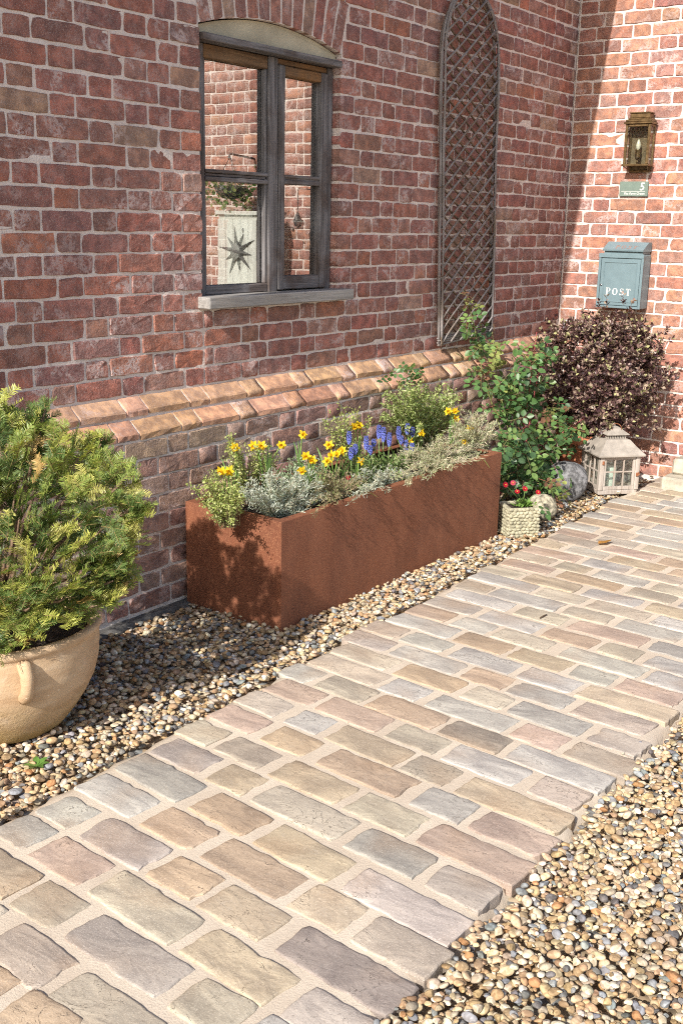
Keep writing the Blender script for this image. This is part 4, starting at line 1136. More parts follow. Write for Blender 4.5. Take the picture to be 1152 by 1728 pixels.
# ------------------------------------------------------------------ big terracotta pot
POT = (-4.657, -0.436)
pot = empty('terracotta_pot', (POT[0], POT[1], -0.010)); tag(pot, 'large pale terracotta pot with lug handle at the left edge', 'pot')
m = MB(); prof = [(0.0, 0.012), (0.165, 0.010), (0.184, 0.02), (0.196, 0.034), (0.224, 0.07), (0.256, 0.12), (0.280, 0.17), (0.292, 0.22), (0.296, 0.27), (0.295, 0.305), (0.296, 0.317), (0.301, 0.320), (0.305, 0.330), (0.304, 0.340), (0.297, 0.344), (0.282, 0.343), (0.272, 0.335), (0.262, 0.30), (0.25, 0.26)]
m.lathe(prof, 64, (0, 0, 0), 0.004); m.build('body', MAT['terracotta'], pot, True)
for ang in (math.atan2(CAM_LOC[1]-POT[1], CAM_LOC[0]-POT[0])+0.21, math.atan2(CAM_LOC[1]-POT[1], CAM_LOC[0]-POT[0])+0.21+math.pi):
    m = MB(); ca, sa = math.cos(ang), math.sin(ang)
    hp = [(0.285, 0.300), (0.305, 0.298), (0.320, 0.280), (0.322, 0.250), (0.312, 0.222), (0.292, 0.205), (0.275, 0.198)]
    m.tube([(r_*ca, r_*sa, z_) for r_, z_ in hp], [0.022, 0.021, 0.019, 0.018, 0.018, 0.020, 0.021], 10); m.build('handle', MAT['terracotta'], pot, True)
m = MB(); m.lathe([(0.0, 0.312), (0.15, 0.308), (0.268, 0.300)], 40); m.build('soil', MAT['soil'], pot, True)

# ------------------------------------------------------------------ boulders
def boulder(name, label, loc, rad, seed, colr, rz):
    r = np.random.default_rng(seed); V, F = ICO[3]
    a = norm(r.normal(0, 1, (6, 3))); amp = r.uniform(-0.12, 0.12, 6)
    s = 1+sum(amp[q]*(V@a[q])**2 for q in range(6))+0.025*np.sin(V@(a[0]*7))+0.02*np.sin(V@(a[1]*11)+1)
    W = V*s[:, None]*np.array(rad)
    o = mesh_np(name, W, F, MAT['stone'], None, None, True); o.location = loc; o.rotation_euler = (0.1, 0.15, rz); o.color = (*colr, 1)
    return tag(o, label, 'stone')
boulder('boulder', 'round pale boulder beside the pebble-clad trough', (-1.405, -0.640, 0.062), (0.088, 0.080, 0.078), 5, (0.36, 0.325, 0.24), 0.4)
boulder('boulder', 'larger dark grey boulder between pale boulder and wooden lantern', (-0.93, -0.545, 0.095), (0.130, 0.105, 0.125), 8, (0.15, 0.148, 0.152), 2.2)

# ------------------------------------------------------------------ pebble-clad trough
tg = empty('pebbled_trough', (-1.725, -0.668, -0.008), -0.75); tag(tg, 'small square pebble-clad stone trough of red daisies beside the planter', 'planter')
S_ = 0.078; TH = 0.155
m = MB()
m.bbox2((-S_, -S_, 0), (S_, S_, 0.02), 0.004)
for a, b in (((-S_, -S_, 0.0205), (S_, -S_+0.014, TH)), ((-S_, S_-0.014, 0.0205), (S_, S_, TH)), ((-S_, -S_+0.0145, 0.0205), (-S_+0.014, S_-0.0145, TH)), ((S_-0.014, -S_+0.0145, 0.0205), (S_, S_-0.0145, TH))): m.bbox2(a, b, 0.004)
m.build('body', MAT['cast'], tg)
m = MB()
for f in range(4):
    ca, sa = math.cos(f*math.pi/2), math.sin(f*math.pi/2); R_ = np.array([[ca, -sa, 0], [sa, ca, 0], [0, 0, 1]])
    for iz in range(9):
        for ix in range(7):
            x = -S_+0.013+(2*S_-0.026)*ix/6+(0.007 if iz % 2 else -0.004)+random.gauss(0, 0.0025); z = 0.012+0.0168*iz+random.gauss(0, 0.002)
            if abs(x) > S_-0.004: continue
            t = random.gauss(0, 0.5); c_, s_ = math.cos(t), math.sin(t)
            Rl = R_@np.array([[c_, 0, s_], [0, 1, 0], [-s_, 0, c_]])
            m.ball(R_@np.array([x, -S_, z]), (0.0128*random.uniform(.8, 1.2), 0.0085, 0.0088*random.uniform(.8, 1.2)), 1, Rl)
o = m.build('pebble_cladding', MAT['cast'], tg, True); o['kind'] = 'stuff'
m = MB(); m.box2((-S_+0.0142, -S_+0.0142, TH-0.03), (S_-0.0142, S_-0.0142, TH-0.012)); m.build('soil', MAT['soil'], tg)

# ------------------------------------------------------------------ wooden candle lantern on the ground
ln = empty('wooden_lantern', (-0.585, -0.665, 0.012), math.radians(-41)); tag(ln, 'weathered wooden garden lantern with metal roof on the path edge', 'lantern')
B2 = 0.112; LZ = 0.222
m = MB(); m.bbox2((-B2-0.008, -B2-0.008, 0), (B2+0.008, B2+0.008, 0.026), 0.003); m.build('base', MAT['lanternwood'], ln)
for sx in (-1, 1):
    for sy in (-1, 1):
        m = MB(); m.bbox2((sx*B2-0.014*(sx > 0)-0.012*(sx < 0), sy*B2-0.013, 0.0265), (sx*B2+0.012*(sx > 0)+0.014*(sx < 0), sy*B2+0.013, LZ), 0.002); m.build('post', MAT['lanternwood'], ln)
for f in range(4):
    sd = empty('door' if f == 0 else 'side_frame', (0, 0, 0), f*math.pi/2, ln)
    m = MB(); w = B2-0.015; y = -B2
    m.bbox2((-w, y-0.006, 0.028), (w, y+0.006, 0.048), 0.001); m.bbox2((-w, y-0.006, LZ-0.018), (w, y+0.006, LZ-0.001), 0.001)
    m.bbox2((-w, y-0.006, 0.0485), (-w+0.014, y+0.006, LZ-0.0185), 0.001); m.bbox2((w-0.014, y-0.006, 0.0485), (w, y+0.006, LZ-0.0185), 0.001)
    m.build('rail', MAT['lanternwood'], sd)
    for k in (1, 2):
        x = -w+0.014+(2*w-0.028)*k/3; m = MB(); m.bbox2((x-0.004, y-0.005, 0.0485), (x+0.004, y+0.005, LZ-0.0185), 0.001); m.build('glazing_bar', MAT['lanternwood'], sd)
    m = MB(); zc = 0.132; m.bbox2((-w+0.0142, y-0.0045, zc-0.004), (w-0.0142, y+0.0045, zc+0.004), 0.001); m.build('glazing_bar', MAT['lanternwood'], sd)
    m = MB(); m.box2((-w+0.008, y+0.0062, 0.045), (w-0.008, y+0.0078, LZ-0.012)); m.build('pane', MAT['thinpane'], sd)
    if f == 0:
        m = MB()
        for z in (0.115, LZ-0.035): m.bbox2(((w+0.004) if z < 0.15 else (-w-0.016), y-0.018, z-0.010), ((w+0.018) if z < 0.15 else (-w-0.004), y-0.0135, z+0.012), 0.002)
        m.tube([(w+0.010, y-0.020, 0.108), (w+0.020, y-0.026, 0.120), (w+0.012, y-0.024, 0.132)], 0.003, 5)
        m.build('latch', MAT['rust'], sd)
def square_loft(m, prof):
    vs = []
    for h, z in prof: vs += [(-h, -h, z), (h, -h, z), (h, h, z), (-h, h, z)]
    n = len(prof); m._add(vs, [(i*4+k, i*4+(k+1) % 4, (i+1)*4+(k+1) % 4, (i+1)*4+k) for i in range(n-1) for k in range(4)]+[(3, 2, 1, 0), tuple((n-1)*4+k for k in range(4))])
m = MB(); square_loft(m, [(0.142, LZ+0.001), (0.144, LZ+0.004), (0.144, LZ+0.012), (0.138, LZ+0.018), (0.122, LZ+0.032), (0.100, LZ+0.056), (0.084, LZ+0.076), (0.074, LZ+0.088), (0.058, LZ+0.092)])
ro = m.build('roof', MAT['lanternroof'], ln)
m = MB()
for f in range(4):
    ca, sa = math.cos(f*math.pi/2), math.sin(f*math.pi/2); R_ = np.array([[ca, -sa, 0], [sa, ca, 0], [0, 0, 1]])
    for k in range(11): m.box(R_@np.array([-0.052+0.0104*k, -0.055, LZ+0.1025]), (0.005, 0.003, 0.020), R_)
m.build('vent_slat', MAT['lanternroof'], ro)
m = MB(); m.box2((-0.046, -0.046, LZ+0.0925), (0.046, 0.046, LZ+0.112)); m.build('vent_core', MAT['dark'], ro)
m = MB(); square_loft(m, [(0.068, LZ+0.1130), (0.070, LZ+0.1150), (0.069, LZ+0.1190), (0.050, LZ+0.133), (0.030, LZ+0.150), (0.016, LZ+0.158)]); m.build('cap', MAT['lanternroof'], ro)
m = MB(); m.lathe([(0.012, LZ+0.157), (0.014, LZ+0.163), (0.010, LZ+0.171), (0.0, LZ+0.175)], 14); m.build('finial', MAT['lanternroof'], ro, True)
m = MB(); m.tube([(0.030*math.cos(a)+0.004, -0.020-0.014*(1-math.sin(a)), LZ+0.150+0.024*math.sin(a)) for a in np.linspace(0, 6.28, 22)], 0.0022, 6); m.build('ring', MAT['rust'], ro, True)
cd = MB(); cd.lathe([(0.0, 0.0), (0.040, 0.0), (0.041, 0.004), (0.041, 0.120), (0.037, 0.126), (0.030, 0.122), (0.012, 0.118), (0.0, 0.118)], 28)
co = cd.build('pillar_candle', MAT['candle'], None, True); co.location = (-0.600, -0.668, 0.0385); tag(co, 'pale green pillar candle standing inside the wooden lantern', 'candle')
m = MB(); m.tube([(0, 0, 0.117), (0.002, 0, 0.128)], 0.0018, 5); m.build('wick', MAT['iron'], co)

# red pot under the purple shrub
rp = empty('red_pot', (-0.42, -0.44, -0.02)); tag(rp, 'red terracotta pot half hidden under the purple shrub', 'pot')
m = MB(); m.lathe([(0.0, 0.0), (0.125, 0.0), (0.14, 0.05), (0.165, 0.22), (0.172, 0.27), (0.188, 0.275), (0.190, 0.325), (0.176, 0.328), (0.168, 0.29)], 40); m.build('body', MAT['redpot'], rp, True)
m = MB(); m.lathe([(0.0, 0.30), (0.169, 0.296)], 30); m.build('soil', MAT['soil'], rp)

# ------------------------------------------------------------------ seen only as reflections in the window: things along the sunlit wall
cb = empty('garden_cupboard', (-0.215, -2.31, 0.0), RB); tag(cb, 'pale painted cupboard reflected in the lower left window pane', 'cupboard')
m = MB(); m.bbox2((-0.19, -0.10, 0.0), (0.19, 0.10, 1.53), 0.004); m.build('carcass', MAT['palepaint'], cb)
for k in range(5):
    m = MB(); m.bbox2((-0.188+0.0755*k, -0.113, 0.02), (-0.188+0.0755*k+0.074, -0.1005, 1.50), 0.003); m.build('board', MAT['palepaint'], cb)
m = MB(); m.bbox2((-0.205, -0.125, 1.531), (0.205, 0.10, 1.56), 0.004); m.build('top', MAT['palepaint'], cb)
star = MB()
for k in range(10):
    a = k*math.pi/5+0.15; rl = 0.185 if k % 2 == 0 else 0.14
    tip = np.array([rl*math.cos(a), -0.004, rl*math.sin(a)]); b1 = np.array([0.055*math.cos(a+0.31), -0.004, 0.055*math.sin(a+0.31)]); b2 = np.array([0.055*math.cos(a-0.31), -0.004, 0.055*math.sin(a-0.31)])
    rdg = np.array([0.05*math.cos(a), -0.030, 0.05*math.sin(a)]); z_ = np.array([0, 0.004, 0])
    star._add([tip, b1, rdg, b2, tip+z_, b1+z_, b2+z_], [(0, 1, 2), (0, 2, 3), (4, 6, 5), (0, 4, 5, 1), (0, 3, 6, 4)])
star.ball((0, -0.020, 0), (0.058, 0.018, 0.058), 1)
so_ = star.build('star_ornament', simple('grey_star', (0.10, 0.095, 0.09), 0.6)); so_.location = (-0.331, -2.30, 1.275); so_.rotation_euler = (0, 0, RB)
tag(so_, 'dark grey many-pointed star seen reflected in the lower left pane', 'ornament')

# ------------------------------------------------------------------ plants: leaves set out one by one
LEAF = {
 'ovate': (np.array([(0,0,0),(-.42,.25,.05),(-.5,.5,.06),(-.33,.78,.03),(0,1,-.06),(.33,.78,.03),(.5,.5,.06),(.42,.25,.05),(0,.33,-.03),(0,.68,-.03)], float),
           np.array([(0,8,1),(1,8,2),(2,8,9),(2,9,3),(3,9,4),(4,9,5),(5,9,6),(6,9,8),(6,8,7),(7,8,0)])),
 'small': (np.array([(0,0,0),(-.5,.55,.08),(0,1,0),(.5,.55,.08),(0,.5,-.05)], float), np.array([(0,4,1),(1,4,2),(2,4,3),(3,4,0)])),
 'needle': (np.array([(-.5,0,0),(.5,0,0),(.42,.7,0.03),(0,1,0),(-.42,.7,0.03)], float), np.array([(0,1,2),(0,2,4),(4,2,3)])),
}
class Fol:
    def __init__(s): s.V = []; s.F = []; s.C = []; s.n = 0
    def add(s, kind, P, D, N, L, W, C):
        tv, tf = LEAF[kind]; P = np.asarray(P, float); n = len(P)
        if n == 0: return
        D = norm(D); S = norm(np.cross(D, N)); N2 = np.cross(S, D)
        L = np.broadcast_to(np.asarray(L, float), (n,)); W = np.broadcast_to(np.asarray(W, float), (n,)); C = np.broadcast_to(np.asarray(C, float), (n, 3))
        V = P[:, None]+tv[None, :, 0:1]*(W[:, None, None]*S[:, None])+tv[None, :, 1:2]*(L[:, None, None]*D[:, None])+tv[None, :, 2:3]*(L[:, None, None]*N2[:, None])
        k = len(tv); s.V.append(V.reshape(-1, 3)); s.F.append((tf[None]+(np.arange(n)*k)[:, None, None]).reshape(-1, 3)+s.n); s.C.append(np.repeat(C, k, 0)); s.n += n*k
    def build(s, name, mat, parent, kind='stuff', smooth=False):
        o = mesh_np(name, np.concatenate(s.V), np.concatenate(s.F), mat, parent, np.clip(np.concatenate(s.C), 0, 1), smooth)
        if kind: o['kind'] = kind
        if parent: o.location = -Vector(parent.location)
        return o
def build_in(m, name, mat, parent, smooth=True, kind=None):
    """a mesh given in scene coordinates, hung under a thing that stands elsewhere"""
    o = m.build(name, mat, parent, smooth); o.location = -Vector(parent.location)
    if kind: o['kind'] = kind
    return o
def unit(n): return norm(rng.normal(0, 1, (n, 3)))
def pick(cols, w, n, jit=0.18):
    c = np.array(cols)[rng.choice(len(cols), n, p=np.array(w)/sum(w))]
    return c*rng.uniform(1-jit, 1+jit, (n, 1))
SUNV = -SUN_DIR

# ---- yew in the big pot
yew = empty('yew_bush', (POT[0], POT[1], 0.29)); tag(yew, 'yellow green yew bush spilling over the large terracotta pot', 'shrub')
lobes = []          # photograph pixel, depth, radius
for u, v, d, r_ in ((60, 960, 3.05, .20), (150, 915, 3.10, .15), (190, 880, 3.12, .085), (225, 855, 3.12, .04), (205, 815, 3.15, .045), (60, 830, 3.25, .20), (-10, 760, 3.3, .16), (60, 735, 3.35, .10), (120, 800, 3.2, .12), (-80, 900, 3.1, .26),
                    (140, 990, 3.08, .08), (195, 945, 3.1, .065), (-10, 1045, 2.97, .09), (45, 1030, 2.98, .065), (100, 1015, 3.0, .06), (-40, 1000, 3.0, .14), (180, 985, 3.08, .05), (165, 760, 3.25, .045), (75, 700, 3.3, .04), (10, 700, 3.35, .06), (-60, 760, 3.2, .18), (20, 880, 3.25, .25)):
    lobes.append((at_depth(u, v, d), r_))
root = np.array([POT[0], POT[1], 0.29])
wood = MB(); wood.col = (0.20, 0.12, 0.07)
F = Fol(); nsp = 0
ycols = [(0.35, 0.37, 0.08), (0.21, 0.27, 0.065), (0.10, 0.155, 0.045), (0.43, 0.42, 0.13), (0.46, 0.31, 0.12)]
def spray(p, d, L, nrm, colr, sub=True):
    """a flat yew shoot with two ranks of needles"""
    d = norm(d); side = norm(np.cross(d, nrm)); nrm = np.cross(side, d)
    n = int(L/0.0037); t = (np.arange(n)+0.5)/n
    droop = -0.10*L*t**2
    ax = p+np.outer(t*L, d)+np.outer(droop, [0, 0, 1])
    for sg in (-1, 1):
        nd = d*0.55+side*sg*1.0+nrm*0.22+rng.normal(0, 0.16, (n, 3))
        ln = (0.0205-0.010*np.maximum(0, t-0.75)/0.25)*rng.uniform(0.8, 1.15, n)
        shade = rng.uniform(0.75, 1.2, (n, 1))
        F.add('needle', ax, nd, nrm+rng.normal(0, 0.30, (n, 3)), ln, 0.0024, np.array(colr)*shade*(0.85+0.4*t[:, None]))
    wood.col = (0.22, 0.17, 0.06); wood.tube([ax[0], ax[n//2], ax[-1]], [0.0016, 0.0012, 0.0007], 3, False)
    if sub:
        for k in range(rng.integers(2, 5)):
            q = rng.integers(int(n*0.1), int(n*0.75)); sg = 1 if k % 2 else -1
            spray(ax[q], d*0.75+side*sg*0.95+nrm*rng.normal(0.15, 0.25), L*rng.uniform(0.4, 0.65), nrm+rng.normal(0, 0.2, 3), np.array(colr)*rng.uniform(0.9, 1.15), False)
for c, r_ in lobes:
    k = int(6+r_*r_*1000)
    for _ in range(k):
        o = unit(1)[0]; rad = r_*rng.uniform(0.45, 1.0)**0.6
        p = c+o*rad
        if p[1] > -0.155: continue
        pu = project(p)
        if pu[0] < -130: continue
        out = norm(p-np.array([root[0], root[1]+0.02, 0.45])); d = norm(out*1.0+o*0.5+np.array([0, 0, 0.12])+rng.normal(0, 0.35, 3))
        L = rng.uniform(0.055, 0.105)
        if p[1]+d[1]*L > -0.12: continue
        up = norm(np.array([0, 0, 1.0])+0.5*SUNV+rng.normal(0, 0.35, 3))
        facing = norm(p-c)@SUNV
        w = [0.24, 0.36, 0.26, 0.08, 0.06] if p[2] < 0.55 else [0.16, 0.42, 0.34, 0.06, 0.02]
        if rad < r_*0.80: w = [0.05, 0.24, 0.64, 0.02, 0.05]  # inner sprays: older dark foliage, with the crown's inner shade put into the colour
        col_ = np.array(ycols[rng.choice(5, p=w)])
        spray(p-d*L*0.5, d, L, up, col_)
    # a woody branch from the root to the lobe
    mid = (root+c)/2+np.array([0, 0, 0.04]); wood.col = (0.17, 0.11, 0.07)
    wood.tube([root+rng.normal(0, 0.03, 3)*[1, 1, 0], mid, c, c+norm(c-root)*r_*0.5], [0.009, 0.006, 0.004, 0.002], 5)
for u, v, dp in ((100, 690, 3.25), (78, 700, 3.3), (45, 688, 3.3), (125, 745, 3.2), (180, 748, 3.2), (170, 765, 3.2), (232, 775, 3.15), (225, 800, 3.15), (262, 852, 3.1), (250, 830, 3.12), (245, 880, 3.1), (238, 935, 3.08), (215, 905, 3.08), (220, 985, 3.06), (205, 1005, 3.05), (12, 690, 3.3), (150, 800, 3.1), (120, 860, 3.0), (60, 900, 2.95), (150, 930, 2.98), (100, 980, 2.93), (30, 1010, 2.92)):
    tip_ = at_depth(u, v, dp); d_ = norm(norm(tip_-np.array([root[0], root[1], 0.50]))+np.array([0, 0, 0.35])+rng.normal(0, 0.15, 3)); L_ = rng.uniform(0.10, 0.14)
    if tip_[1] > -0.13: tip_[1] = -0.14
    for k_ in range(2): spray(tip_-d_*L_+rng.normal(0, 0.012, 3), d_+rng.normal(0, 0.18, 3), L_*rng.uniform(0.8, 1), norm(np.array([-0.5, -0.5, 0.8])+rng.normal(0, 0.2, 3)), np.array(ycols[rng.choice([0, 1, 3])]))
F.build('needles', MAT['leaf'], yew)
build_in(wood, 'branches', MAT['twig'], yew, True, 'stuff')

# ---- purple shrub in the corner
pur = empty('purple_shrub', (-0.42, -0.44, 0.28)); tag(pur, 'rounded purple-brown small-leaved shrub below the post box in the corner', 'shrub')
C0 = np.array([-0.46, -0.50, 0.675]); RX = np.array([0.31, 0.405, 0.375])
F = Fol(); wood = MB(); wood.col = (0.10, 0.055, 0.045)
pcols = [(0.065, 0.032, 0.038), (0.13, 0.070, 0.070), (0.27, 0.175, 0.15), (0.40, 0.31, 0.24), (0.44, 0.43, 0.21)]
NT_ = 1450
d = unit(NT_); bump_ = 1+0.16*np.sin(d[:, 0]*7+1)*np.sin(d[:, 1]*6)+0.10*np.sin(d[:, 2]*9+2)+0.05*np.sin(d[:, 1]*13+d[:, 2]*11)
rad = rng.uniform(0.55, 1.0, NT_)**0.5
tips = C0+d*RX*(bump_*rad)[:, None]
for u, v in ((1023, 500), (1052, 497), (1068, 508), (1010, 507), (935, 535), (1085, 590)):
    tips = np.concatenate([tips, [at(u, v, 0, -0.46)]]); d = np.concatenate([d, [[0, 0, 1.0]]]); rad = np.append(rad, 1.0)
for i, p in enumerate(tips):
    if p[0] > -0.125 or p[1] > -0.12: continue
    ax = norm(d[i]*0.8+np.array([0, 0, 0.55])+rng.normal(0, 0.3, 3)); L = rng.uniform(0.045, 0.085)
    n = rng.integers(9, 15); t = np.sort(rng.uniform(0, 1, n))
    P = p-np.outer((1-t)*L, ax); a = rng.uniform(0, 6.28)+np.arange(n)*2.4
    s1 = norm(np.cross(ax, [0.3, 0.2, 1.0])); s2 = np.cross(ax, s1)
    D = np.cos(a)[:, None]*s1+np.sin(a)[:, None]*s2+ax*(0.5+0.6*t[:, None])+rng.normal(0, 0.15, (n, 3))
    tip = t > 0.72
    w = np.array([0.42, 0.30, 0.17, 0.09, 0.02]); wt = np.array([0.14, 0.17, 0.26, 0.26, 0.17])
    C = np.where(tip[:, None], pick(pcols, wt, n), pick(pcols, w, n))
    Ln = rng.uniform(0.020, 0.032, n)
    F.add('small', P, D, ax+rng.normal(0, 0.3, (n, 3)), Ln, Ln*0.62, C)
    if i % 3 == 0 or i >= NT_: wood.tube([p-ax*L, p], [0.0018, 0.0008], 3, False)
for k in range(26):
    e = C0+unit(1)[0]*RX*0.75
    b0 = np.array([-0.42, -0.44, 0.28])+rng.normal(0, 0.02, 3); wood.tube([b0, (b0+e)/2+rng.normal(0, 0.02, 3), e], [0.007, 0.005, 0.002], 5)
F.build('leaves', MAT['glossleaf'], pur); build_in(wood, 'branches', MAT['twig'], pur, True, 'stuff')

# ---- climbing rose between planter and shrub
rose = empty('rose_bush', (-1.42, -0.36, 0.0)); tag(rose, 'green climbing rose with reddish canes between planter and purple shrub', 'rose')
F = Fol(); wood = MB()
def rleaf(p, d, up, size, colr):
    """a rose leaf of five leaflets"""
    d = norm(d); side = norm(np.cross(d, up)); up = np.cross(side, d)
    wood.col = (0.22, 0.20, 0.08) if rng.random() < 0.6 else (0.28, 0.08, 0.06)
    wood.tube([p-d*size*1.2, p, p+d*size*1.1], [0.0012, 0.001, 0.0007], 3, False)
    P = [p+d*size*1.1, p+d*size*0.65+side*size*0.10, p+d*size*0.65-side*size*0.10, p+d*size*0.05+side*size*0.1, p+d*size*0.05-side*size*0.1]
    D = [d+rng.normal(0, 0.1, 3), d*0.35+side, d*0.35-side, d*0.1+side, d*0.1-side]
    P = np.array(P); D = np.array(D)+rng.normal(0, 0.15, (5, 3))
    Ls = size*np.array([1.05, 0.95, 0.95, 0.8, 0.8])*rng.uniform(0.85, 1.1, 5)
    F.add('ovate', P, D, up+rng.normal(0, 0.28, (5, 3)), Ls, Ls*0.72, np.array(colr)*rng.uniform(0.85, 1.15, (5, 1)))
rcols = [(0.075, 0.155, 0.050), (0.105, 0.20, 0.065), (0.16, 0.25, 0.075), (0.055, 0.115, 0.045), (0.24, 0.27, 0.08), (0.20, 0.10, 0.06)]
clusters = [  # u, v, plane y, spread in pixels, leaves, leaflet size, palette weights
    (800, 545, -0.10, 16, 6, .030, (2,3,2,1,1,0)), (805, 585, -0.12, 14, 6, .032, (3,3,1,2,0,0)), (790, 515, -0.09, 8, 3, .024, (0,0,2,0,3,1)), (785, 497, -0.08, 5, 2, .018, (0,0,0,0,1,3)),
    (815, 615, -0.2, 24, 12, .026, (1,2,3,0,3,1)), (840, 650, -0.25, 30, 16, .030, (2,3,2,2,1,1)), (880, 640, -0.35, 30, 18, .034, (3,3,1,2,0,0)), (885, 600, -0.35, 18, 6, .028, (1,2,2,1,1,1)), (915, 590, -0.42, 22, 7, .030, (3,3,1,2,0,0)),
    (870, 690, -0.35, 28, 18, .034, (3,3,1,3,0,0)), (845, 700, -0.3, 18, 8, .030, (2,3,1,3,0,0)), (900, 660, -0.35, 22, 10, .034, (3,3,1,2,0,0)), (835, 590, -0.2, 14, 6, .026, (1,1,2,0,3,2)),
    (875, 760, -0.42, 30, 18, .034, (3,3,1,3,0,0)), (910, 760, -0.45, 34, 22, .034, (3,3,1,3,0,0)), (945, 735, -0.48, 26, 14, .032, (2,3,2,1,1,1)), (975, 722, -0.5, 10, 4, .032, (1,2,1,0,0,1)),
    (890, 800, -0.45, 34, 20, .032, (3,2,1,4,0,0)), (930, 800, -0.48, 30, 14, .030, (3,2,1,4,0,0)), (855, 800, -0.42, 20, 12, .030, (3,2,1,4,0,0)), (930, 838, -0.66, 20, 7, .028, (1,2,2,1,2,1)), (905, 830, -0.5, 22, 10, .028, (3,2,1,4,0,0)), (955, 825, -0.64, 12, 4, .028, (1,2,2,1,2,0)),
    (862, 742, -0.40, 24, 12, .032, (3,3,1,3,0,0)), (930, 700, -0.45, 22, 8, .030, (2,3,2,2,1,1))]
for u, v, y, sp, n, size, w in clusters:
    for _ in range(int(n*1.45)):
        uu, vv = u+rng.normal(0, sp*0.62), v+rng.normal(0, sp*0.62)
        p = at(uu, vv, 1, y+rng.normal(0, 0.045))
        if p[1] > -0.04: p[1] = -0.05
        if p[2] < 0.02: p[2] = 0.03
        dd = norm(rng.normal(0, 1, 3)*[1, 0.8, 0.5]+np.array([-0.25, -0.5, -0.25]))
        up = norm(np.array([-0.35, -0.45, 0.75])+rng.normal(0, 0.3, 3))
        rleaf(p, dd, up, size*1.32*rng.uniform(0.85, 1.12), pick(rcols, w, 1)[0])
b0 = np.array([-1.42, -0.36, 0.0])
canes = [[(789, 508, -.06), (802, 560, -.10), (815, 640, -.22), (850, 740, -.33)], [(905, 560, -.36), (895, 640, -.35), (880, 740, -.38)], [(985, 706, -.52), (950, 728, -.48), (900, 775, -.42)], [(925, 575, -.42), (905, 640, -.4), (885, 760, -.4)], [(865, 620, -.3), (872, 700, -.35), (880, 780, -.4)], [(945, 840, -.64), (915, 820, -.5), (890, 800, -.42)], [(830, 560, -.14), (838, 640, -.24), (860, 740, -.35)]]
for k, c in enumerate(canes):
    pts = [at(u, v, 1, y) for u, v, y in c]+[b0+rng.normal(0, 0.03, 3)*[1, 1, 0]]
    wood.col = (0.30, 0.07, 0.07) if k in (1, 2, 3) else (0.17, 0.18, 0.06)
    # smooth the cane
    P = np.array(pts); tt = np.linspace(0, len(P)-1, 14); Q = np.stack([np.interp(tt, np.arange(len(P)), P[:, q]) for q in range(3)], -1)
    wood.tube(Q, np.linspace(0.002, 0.006, 14), 5)
F.build('leaves', MAT['glossleaf'], rose); build_in(wood, 'canes', MAT['twig'], rose, True, 'stuff')

# small rose shoot in front of the plinth, left of the big one
shoot = empty('rose_shoot', (-1.90, -0.20, 0.40)); tag(shoot, 'small rose shoot against the sloping plinth bricks behind the planter', 'rose')
F = Fol(); wood = MB()
for _ in range(14):
    p = at(690+rng.normal(0, 20), 632+rng.normal(0, 12), 1, -0.20+rng.normal(0, 0.03)); rleaf(p, norm(rng.normal(0, 1, 3)+np.array([-.2, -.5, -.2])), norm(np.array([-.3, -.5, .7])+rng.normal(0, .3, 3)), 0.028, pick(rcols, (3, 3, 1, 2, 0, 0), 1)[0])
wood.col = (0.15, 0.16, 0.06); wood.tube([np.array([-1.90, -0.20, 0.40]), at(715, 680, 1, -.2), at(690, 632, 1, -.2), at(672, 618, 1, -.2)], [0.003, 0.0025, 0.002, 0.001], 5)
F.build('leaves', MAT['glossleaf'], shoot); build_in(wood, 'stem', MAT['twig'], shoot)

# ------------------------------------------------------------------ plants in the corten planter
SOIL = PH-0.03
def twiggy(name, label, base, tips, leaf, cols, w, llen, lwid, per, stemcol, straight=0.5, density=0.0045, cat='plant', mat='leaf', start=0.25):
    """a small shrub: stems from the base to each tip, leaves all along them"""
    o = empty(name, tuple(base)); tag(o, label, cat); F_ = Fol(); wd = MB(); wd.col = stemcol
    for tp in tips:
        tp = np.array(tp); b = np.array(base)+rng.normal(0, 0.018, 3)*[1, 1, 0]
        L = np.linalg.norm(tp-b)+1e-6; mid = (b+tp)/2+np.array([0, 0, L*0.12])+rng.normal(0, L*0.06, 3)
        t = np.linspace(0, 1, 9)[:, None]; Q = (1-t)**2*b+2*t*(1-t)*mid+t*t*tp
        wd.tube(Q, np.linspace(0.0022, 0.0007, 9), 3, False)
        n = int(L*(1-start)/density); s = np.sort(rng.uniform(start, 1, n))
        P = np.stack([np.interp(s, t[:, 0], Q[:, q]) for q in range(3)], -1); ax = norm(Q[-1]-Q[4])
        P = P+rng.normal(0, 0.006, P.shape)
        D = unit(n)+ax*straight+np.array([0, 0, 0.15]); Ln = llen*1.3*rng.uniform(0.6, 1.2, n)
        F_.add(leaf, P, D, rng.normal(0, 0.5, (n, 3))+np.array([-0.3, -0.3, 0.8]), Ln, Ln*lwid, pick(cols, w, n))
    F_.build('leaves', MAT[mat], o); build_in(wd, 'stems', MAT['twig'], o, True, 'stuff'); return o
def tips_px(n, u, v, su, sv, y, sy):
    out = []
    for _ in range(n):
        a = rng.uniform(0, 6.28); r_ = math.sqrt(rng.uniform(0, 1)); out.append(at(u+su*r_*math.cos(a), v+sv*r_*math.sin(a), 1, max(-0.59, min(-0.14, y+rng.normal(0, sy)))))
    return out
lime = [(0.36, 0.42, 0.12), (0.48, 0.52, 0.19), (0.24, 0.32, 0.08), (0.56, 0.56, 0.28)]
def base_px(u, v, y): return at(u, v, 1, y)*[1, 1, 0]+[0, 0, SOIL]
silver = [(0.42, 0.46, 0.40), (0.54, 0.57, 0.50), (0.30, 0.36, 0.28), (0.40, 0.38, 0.27)]
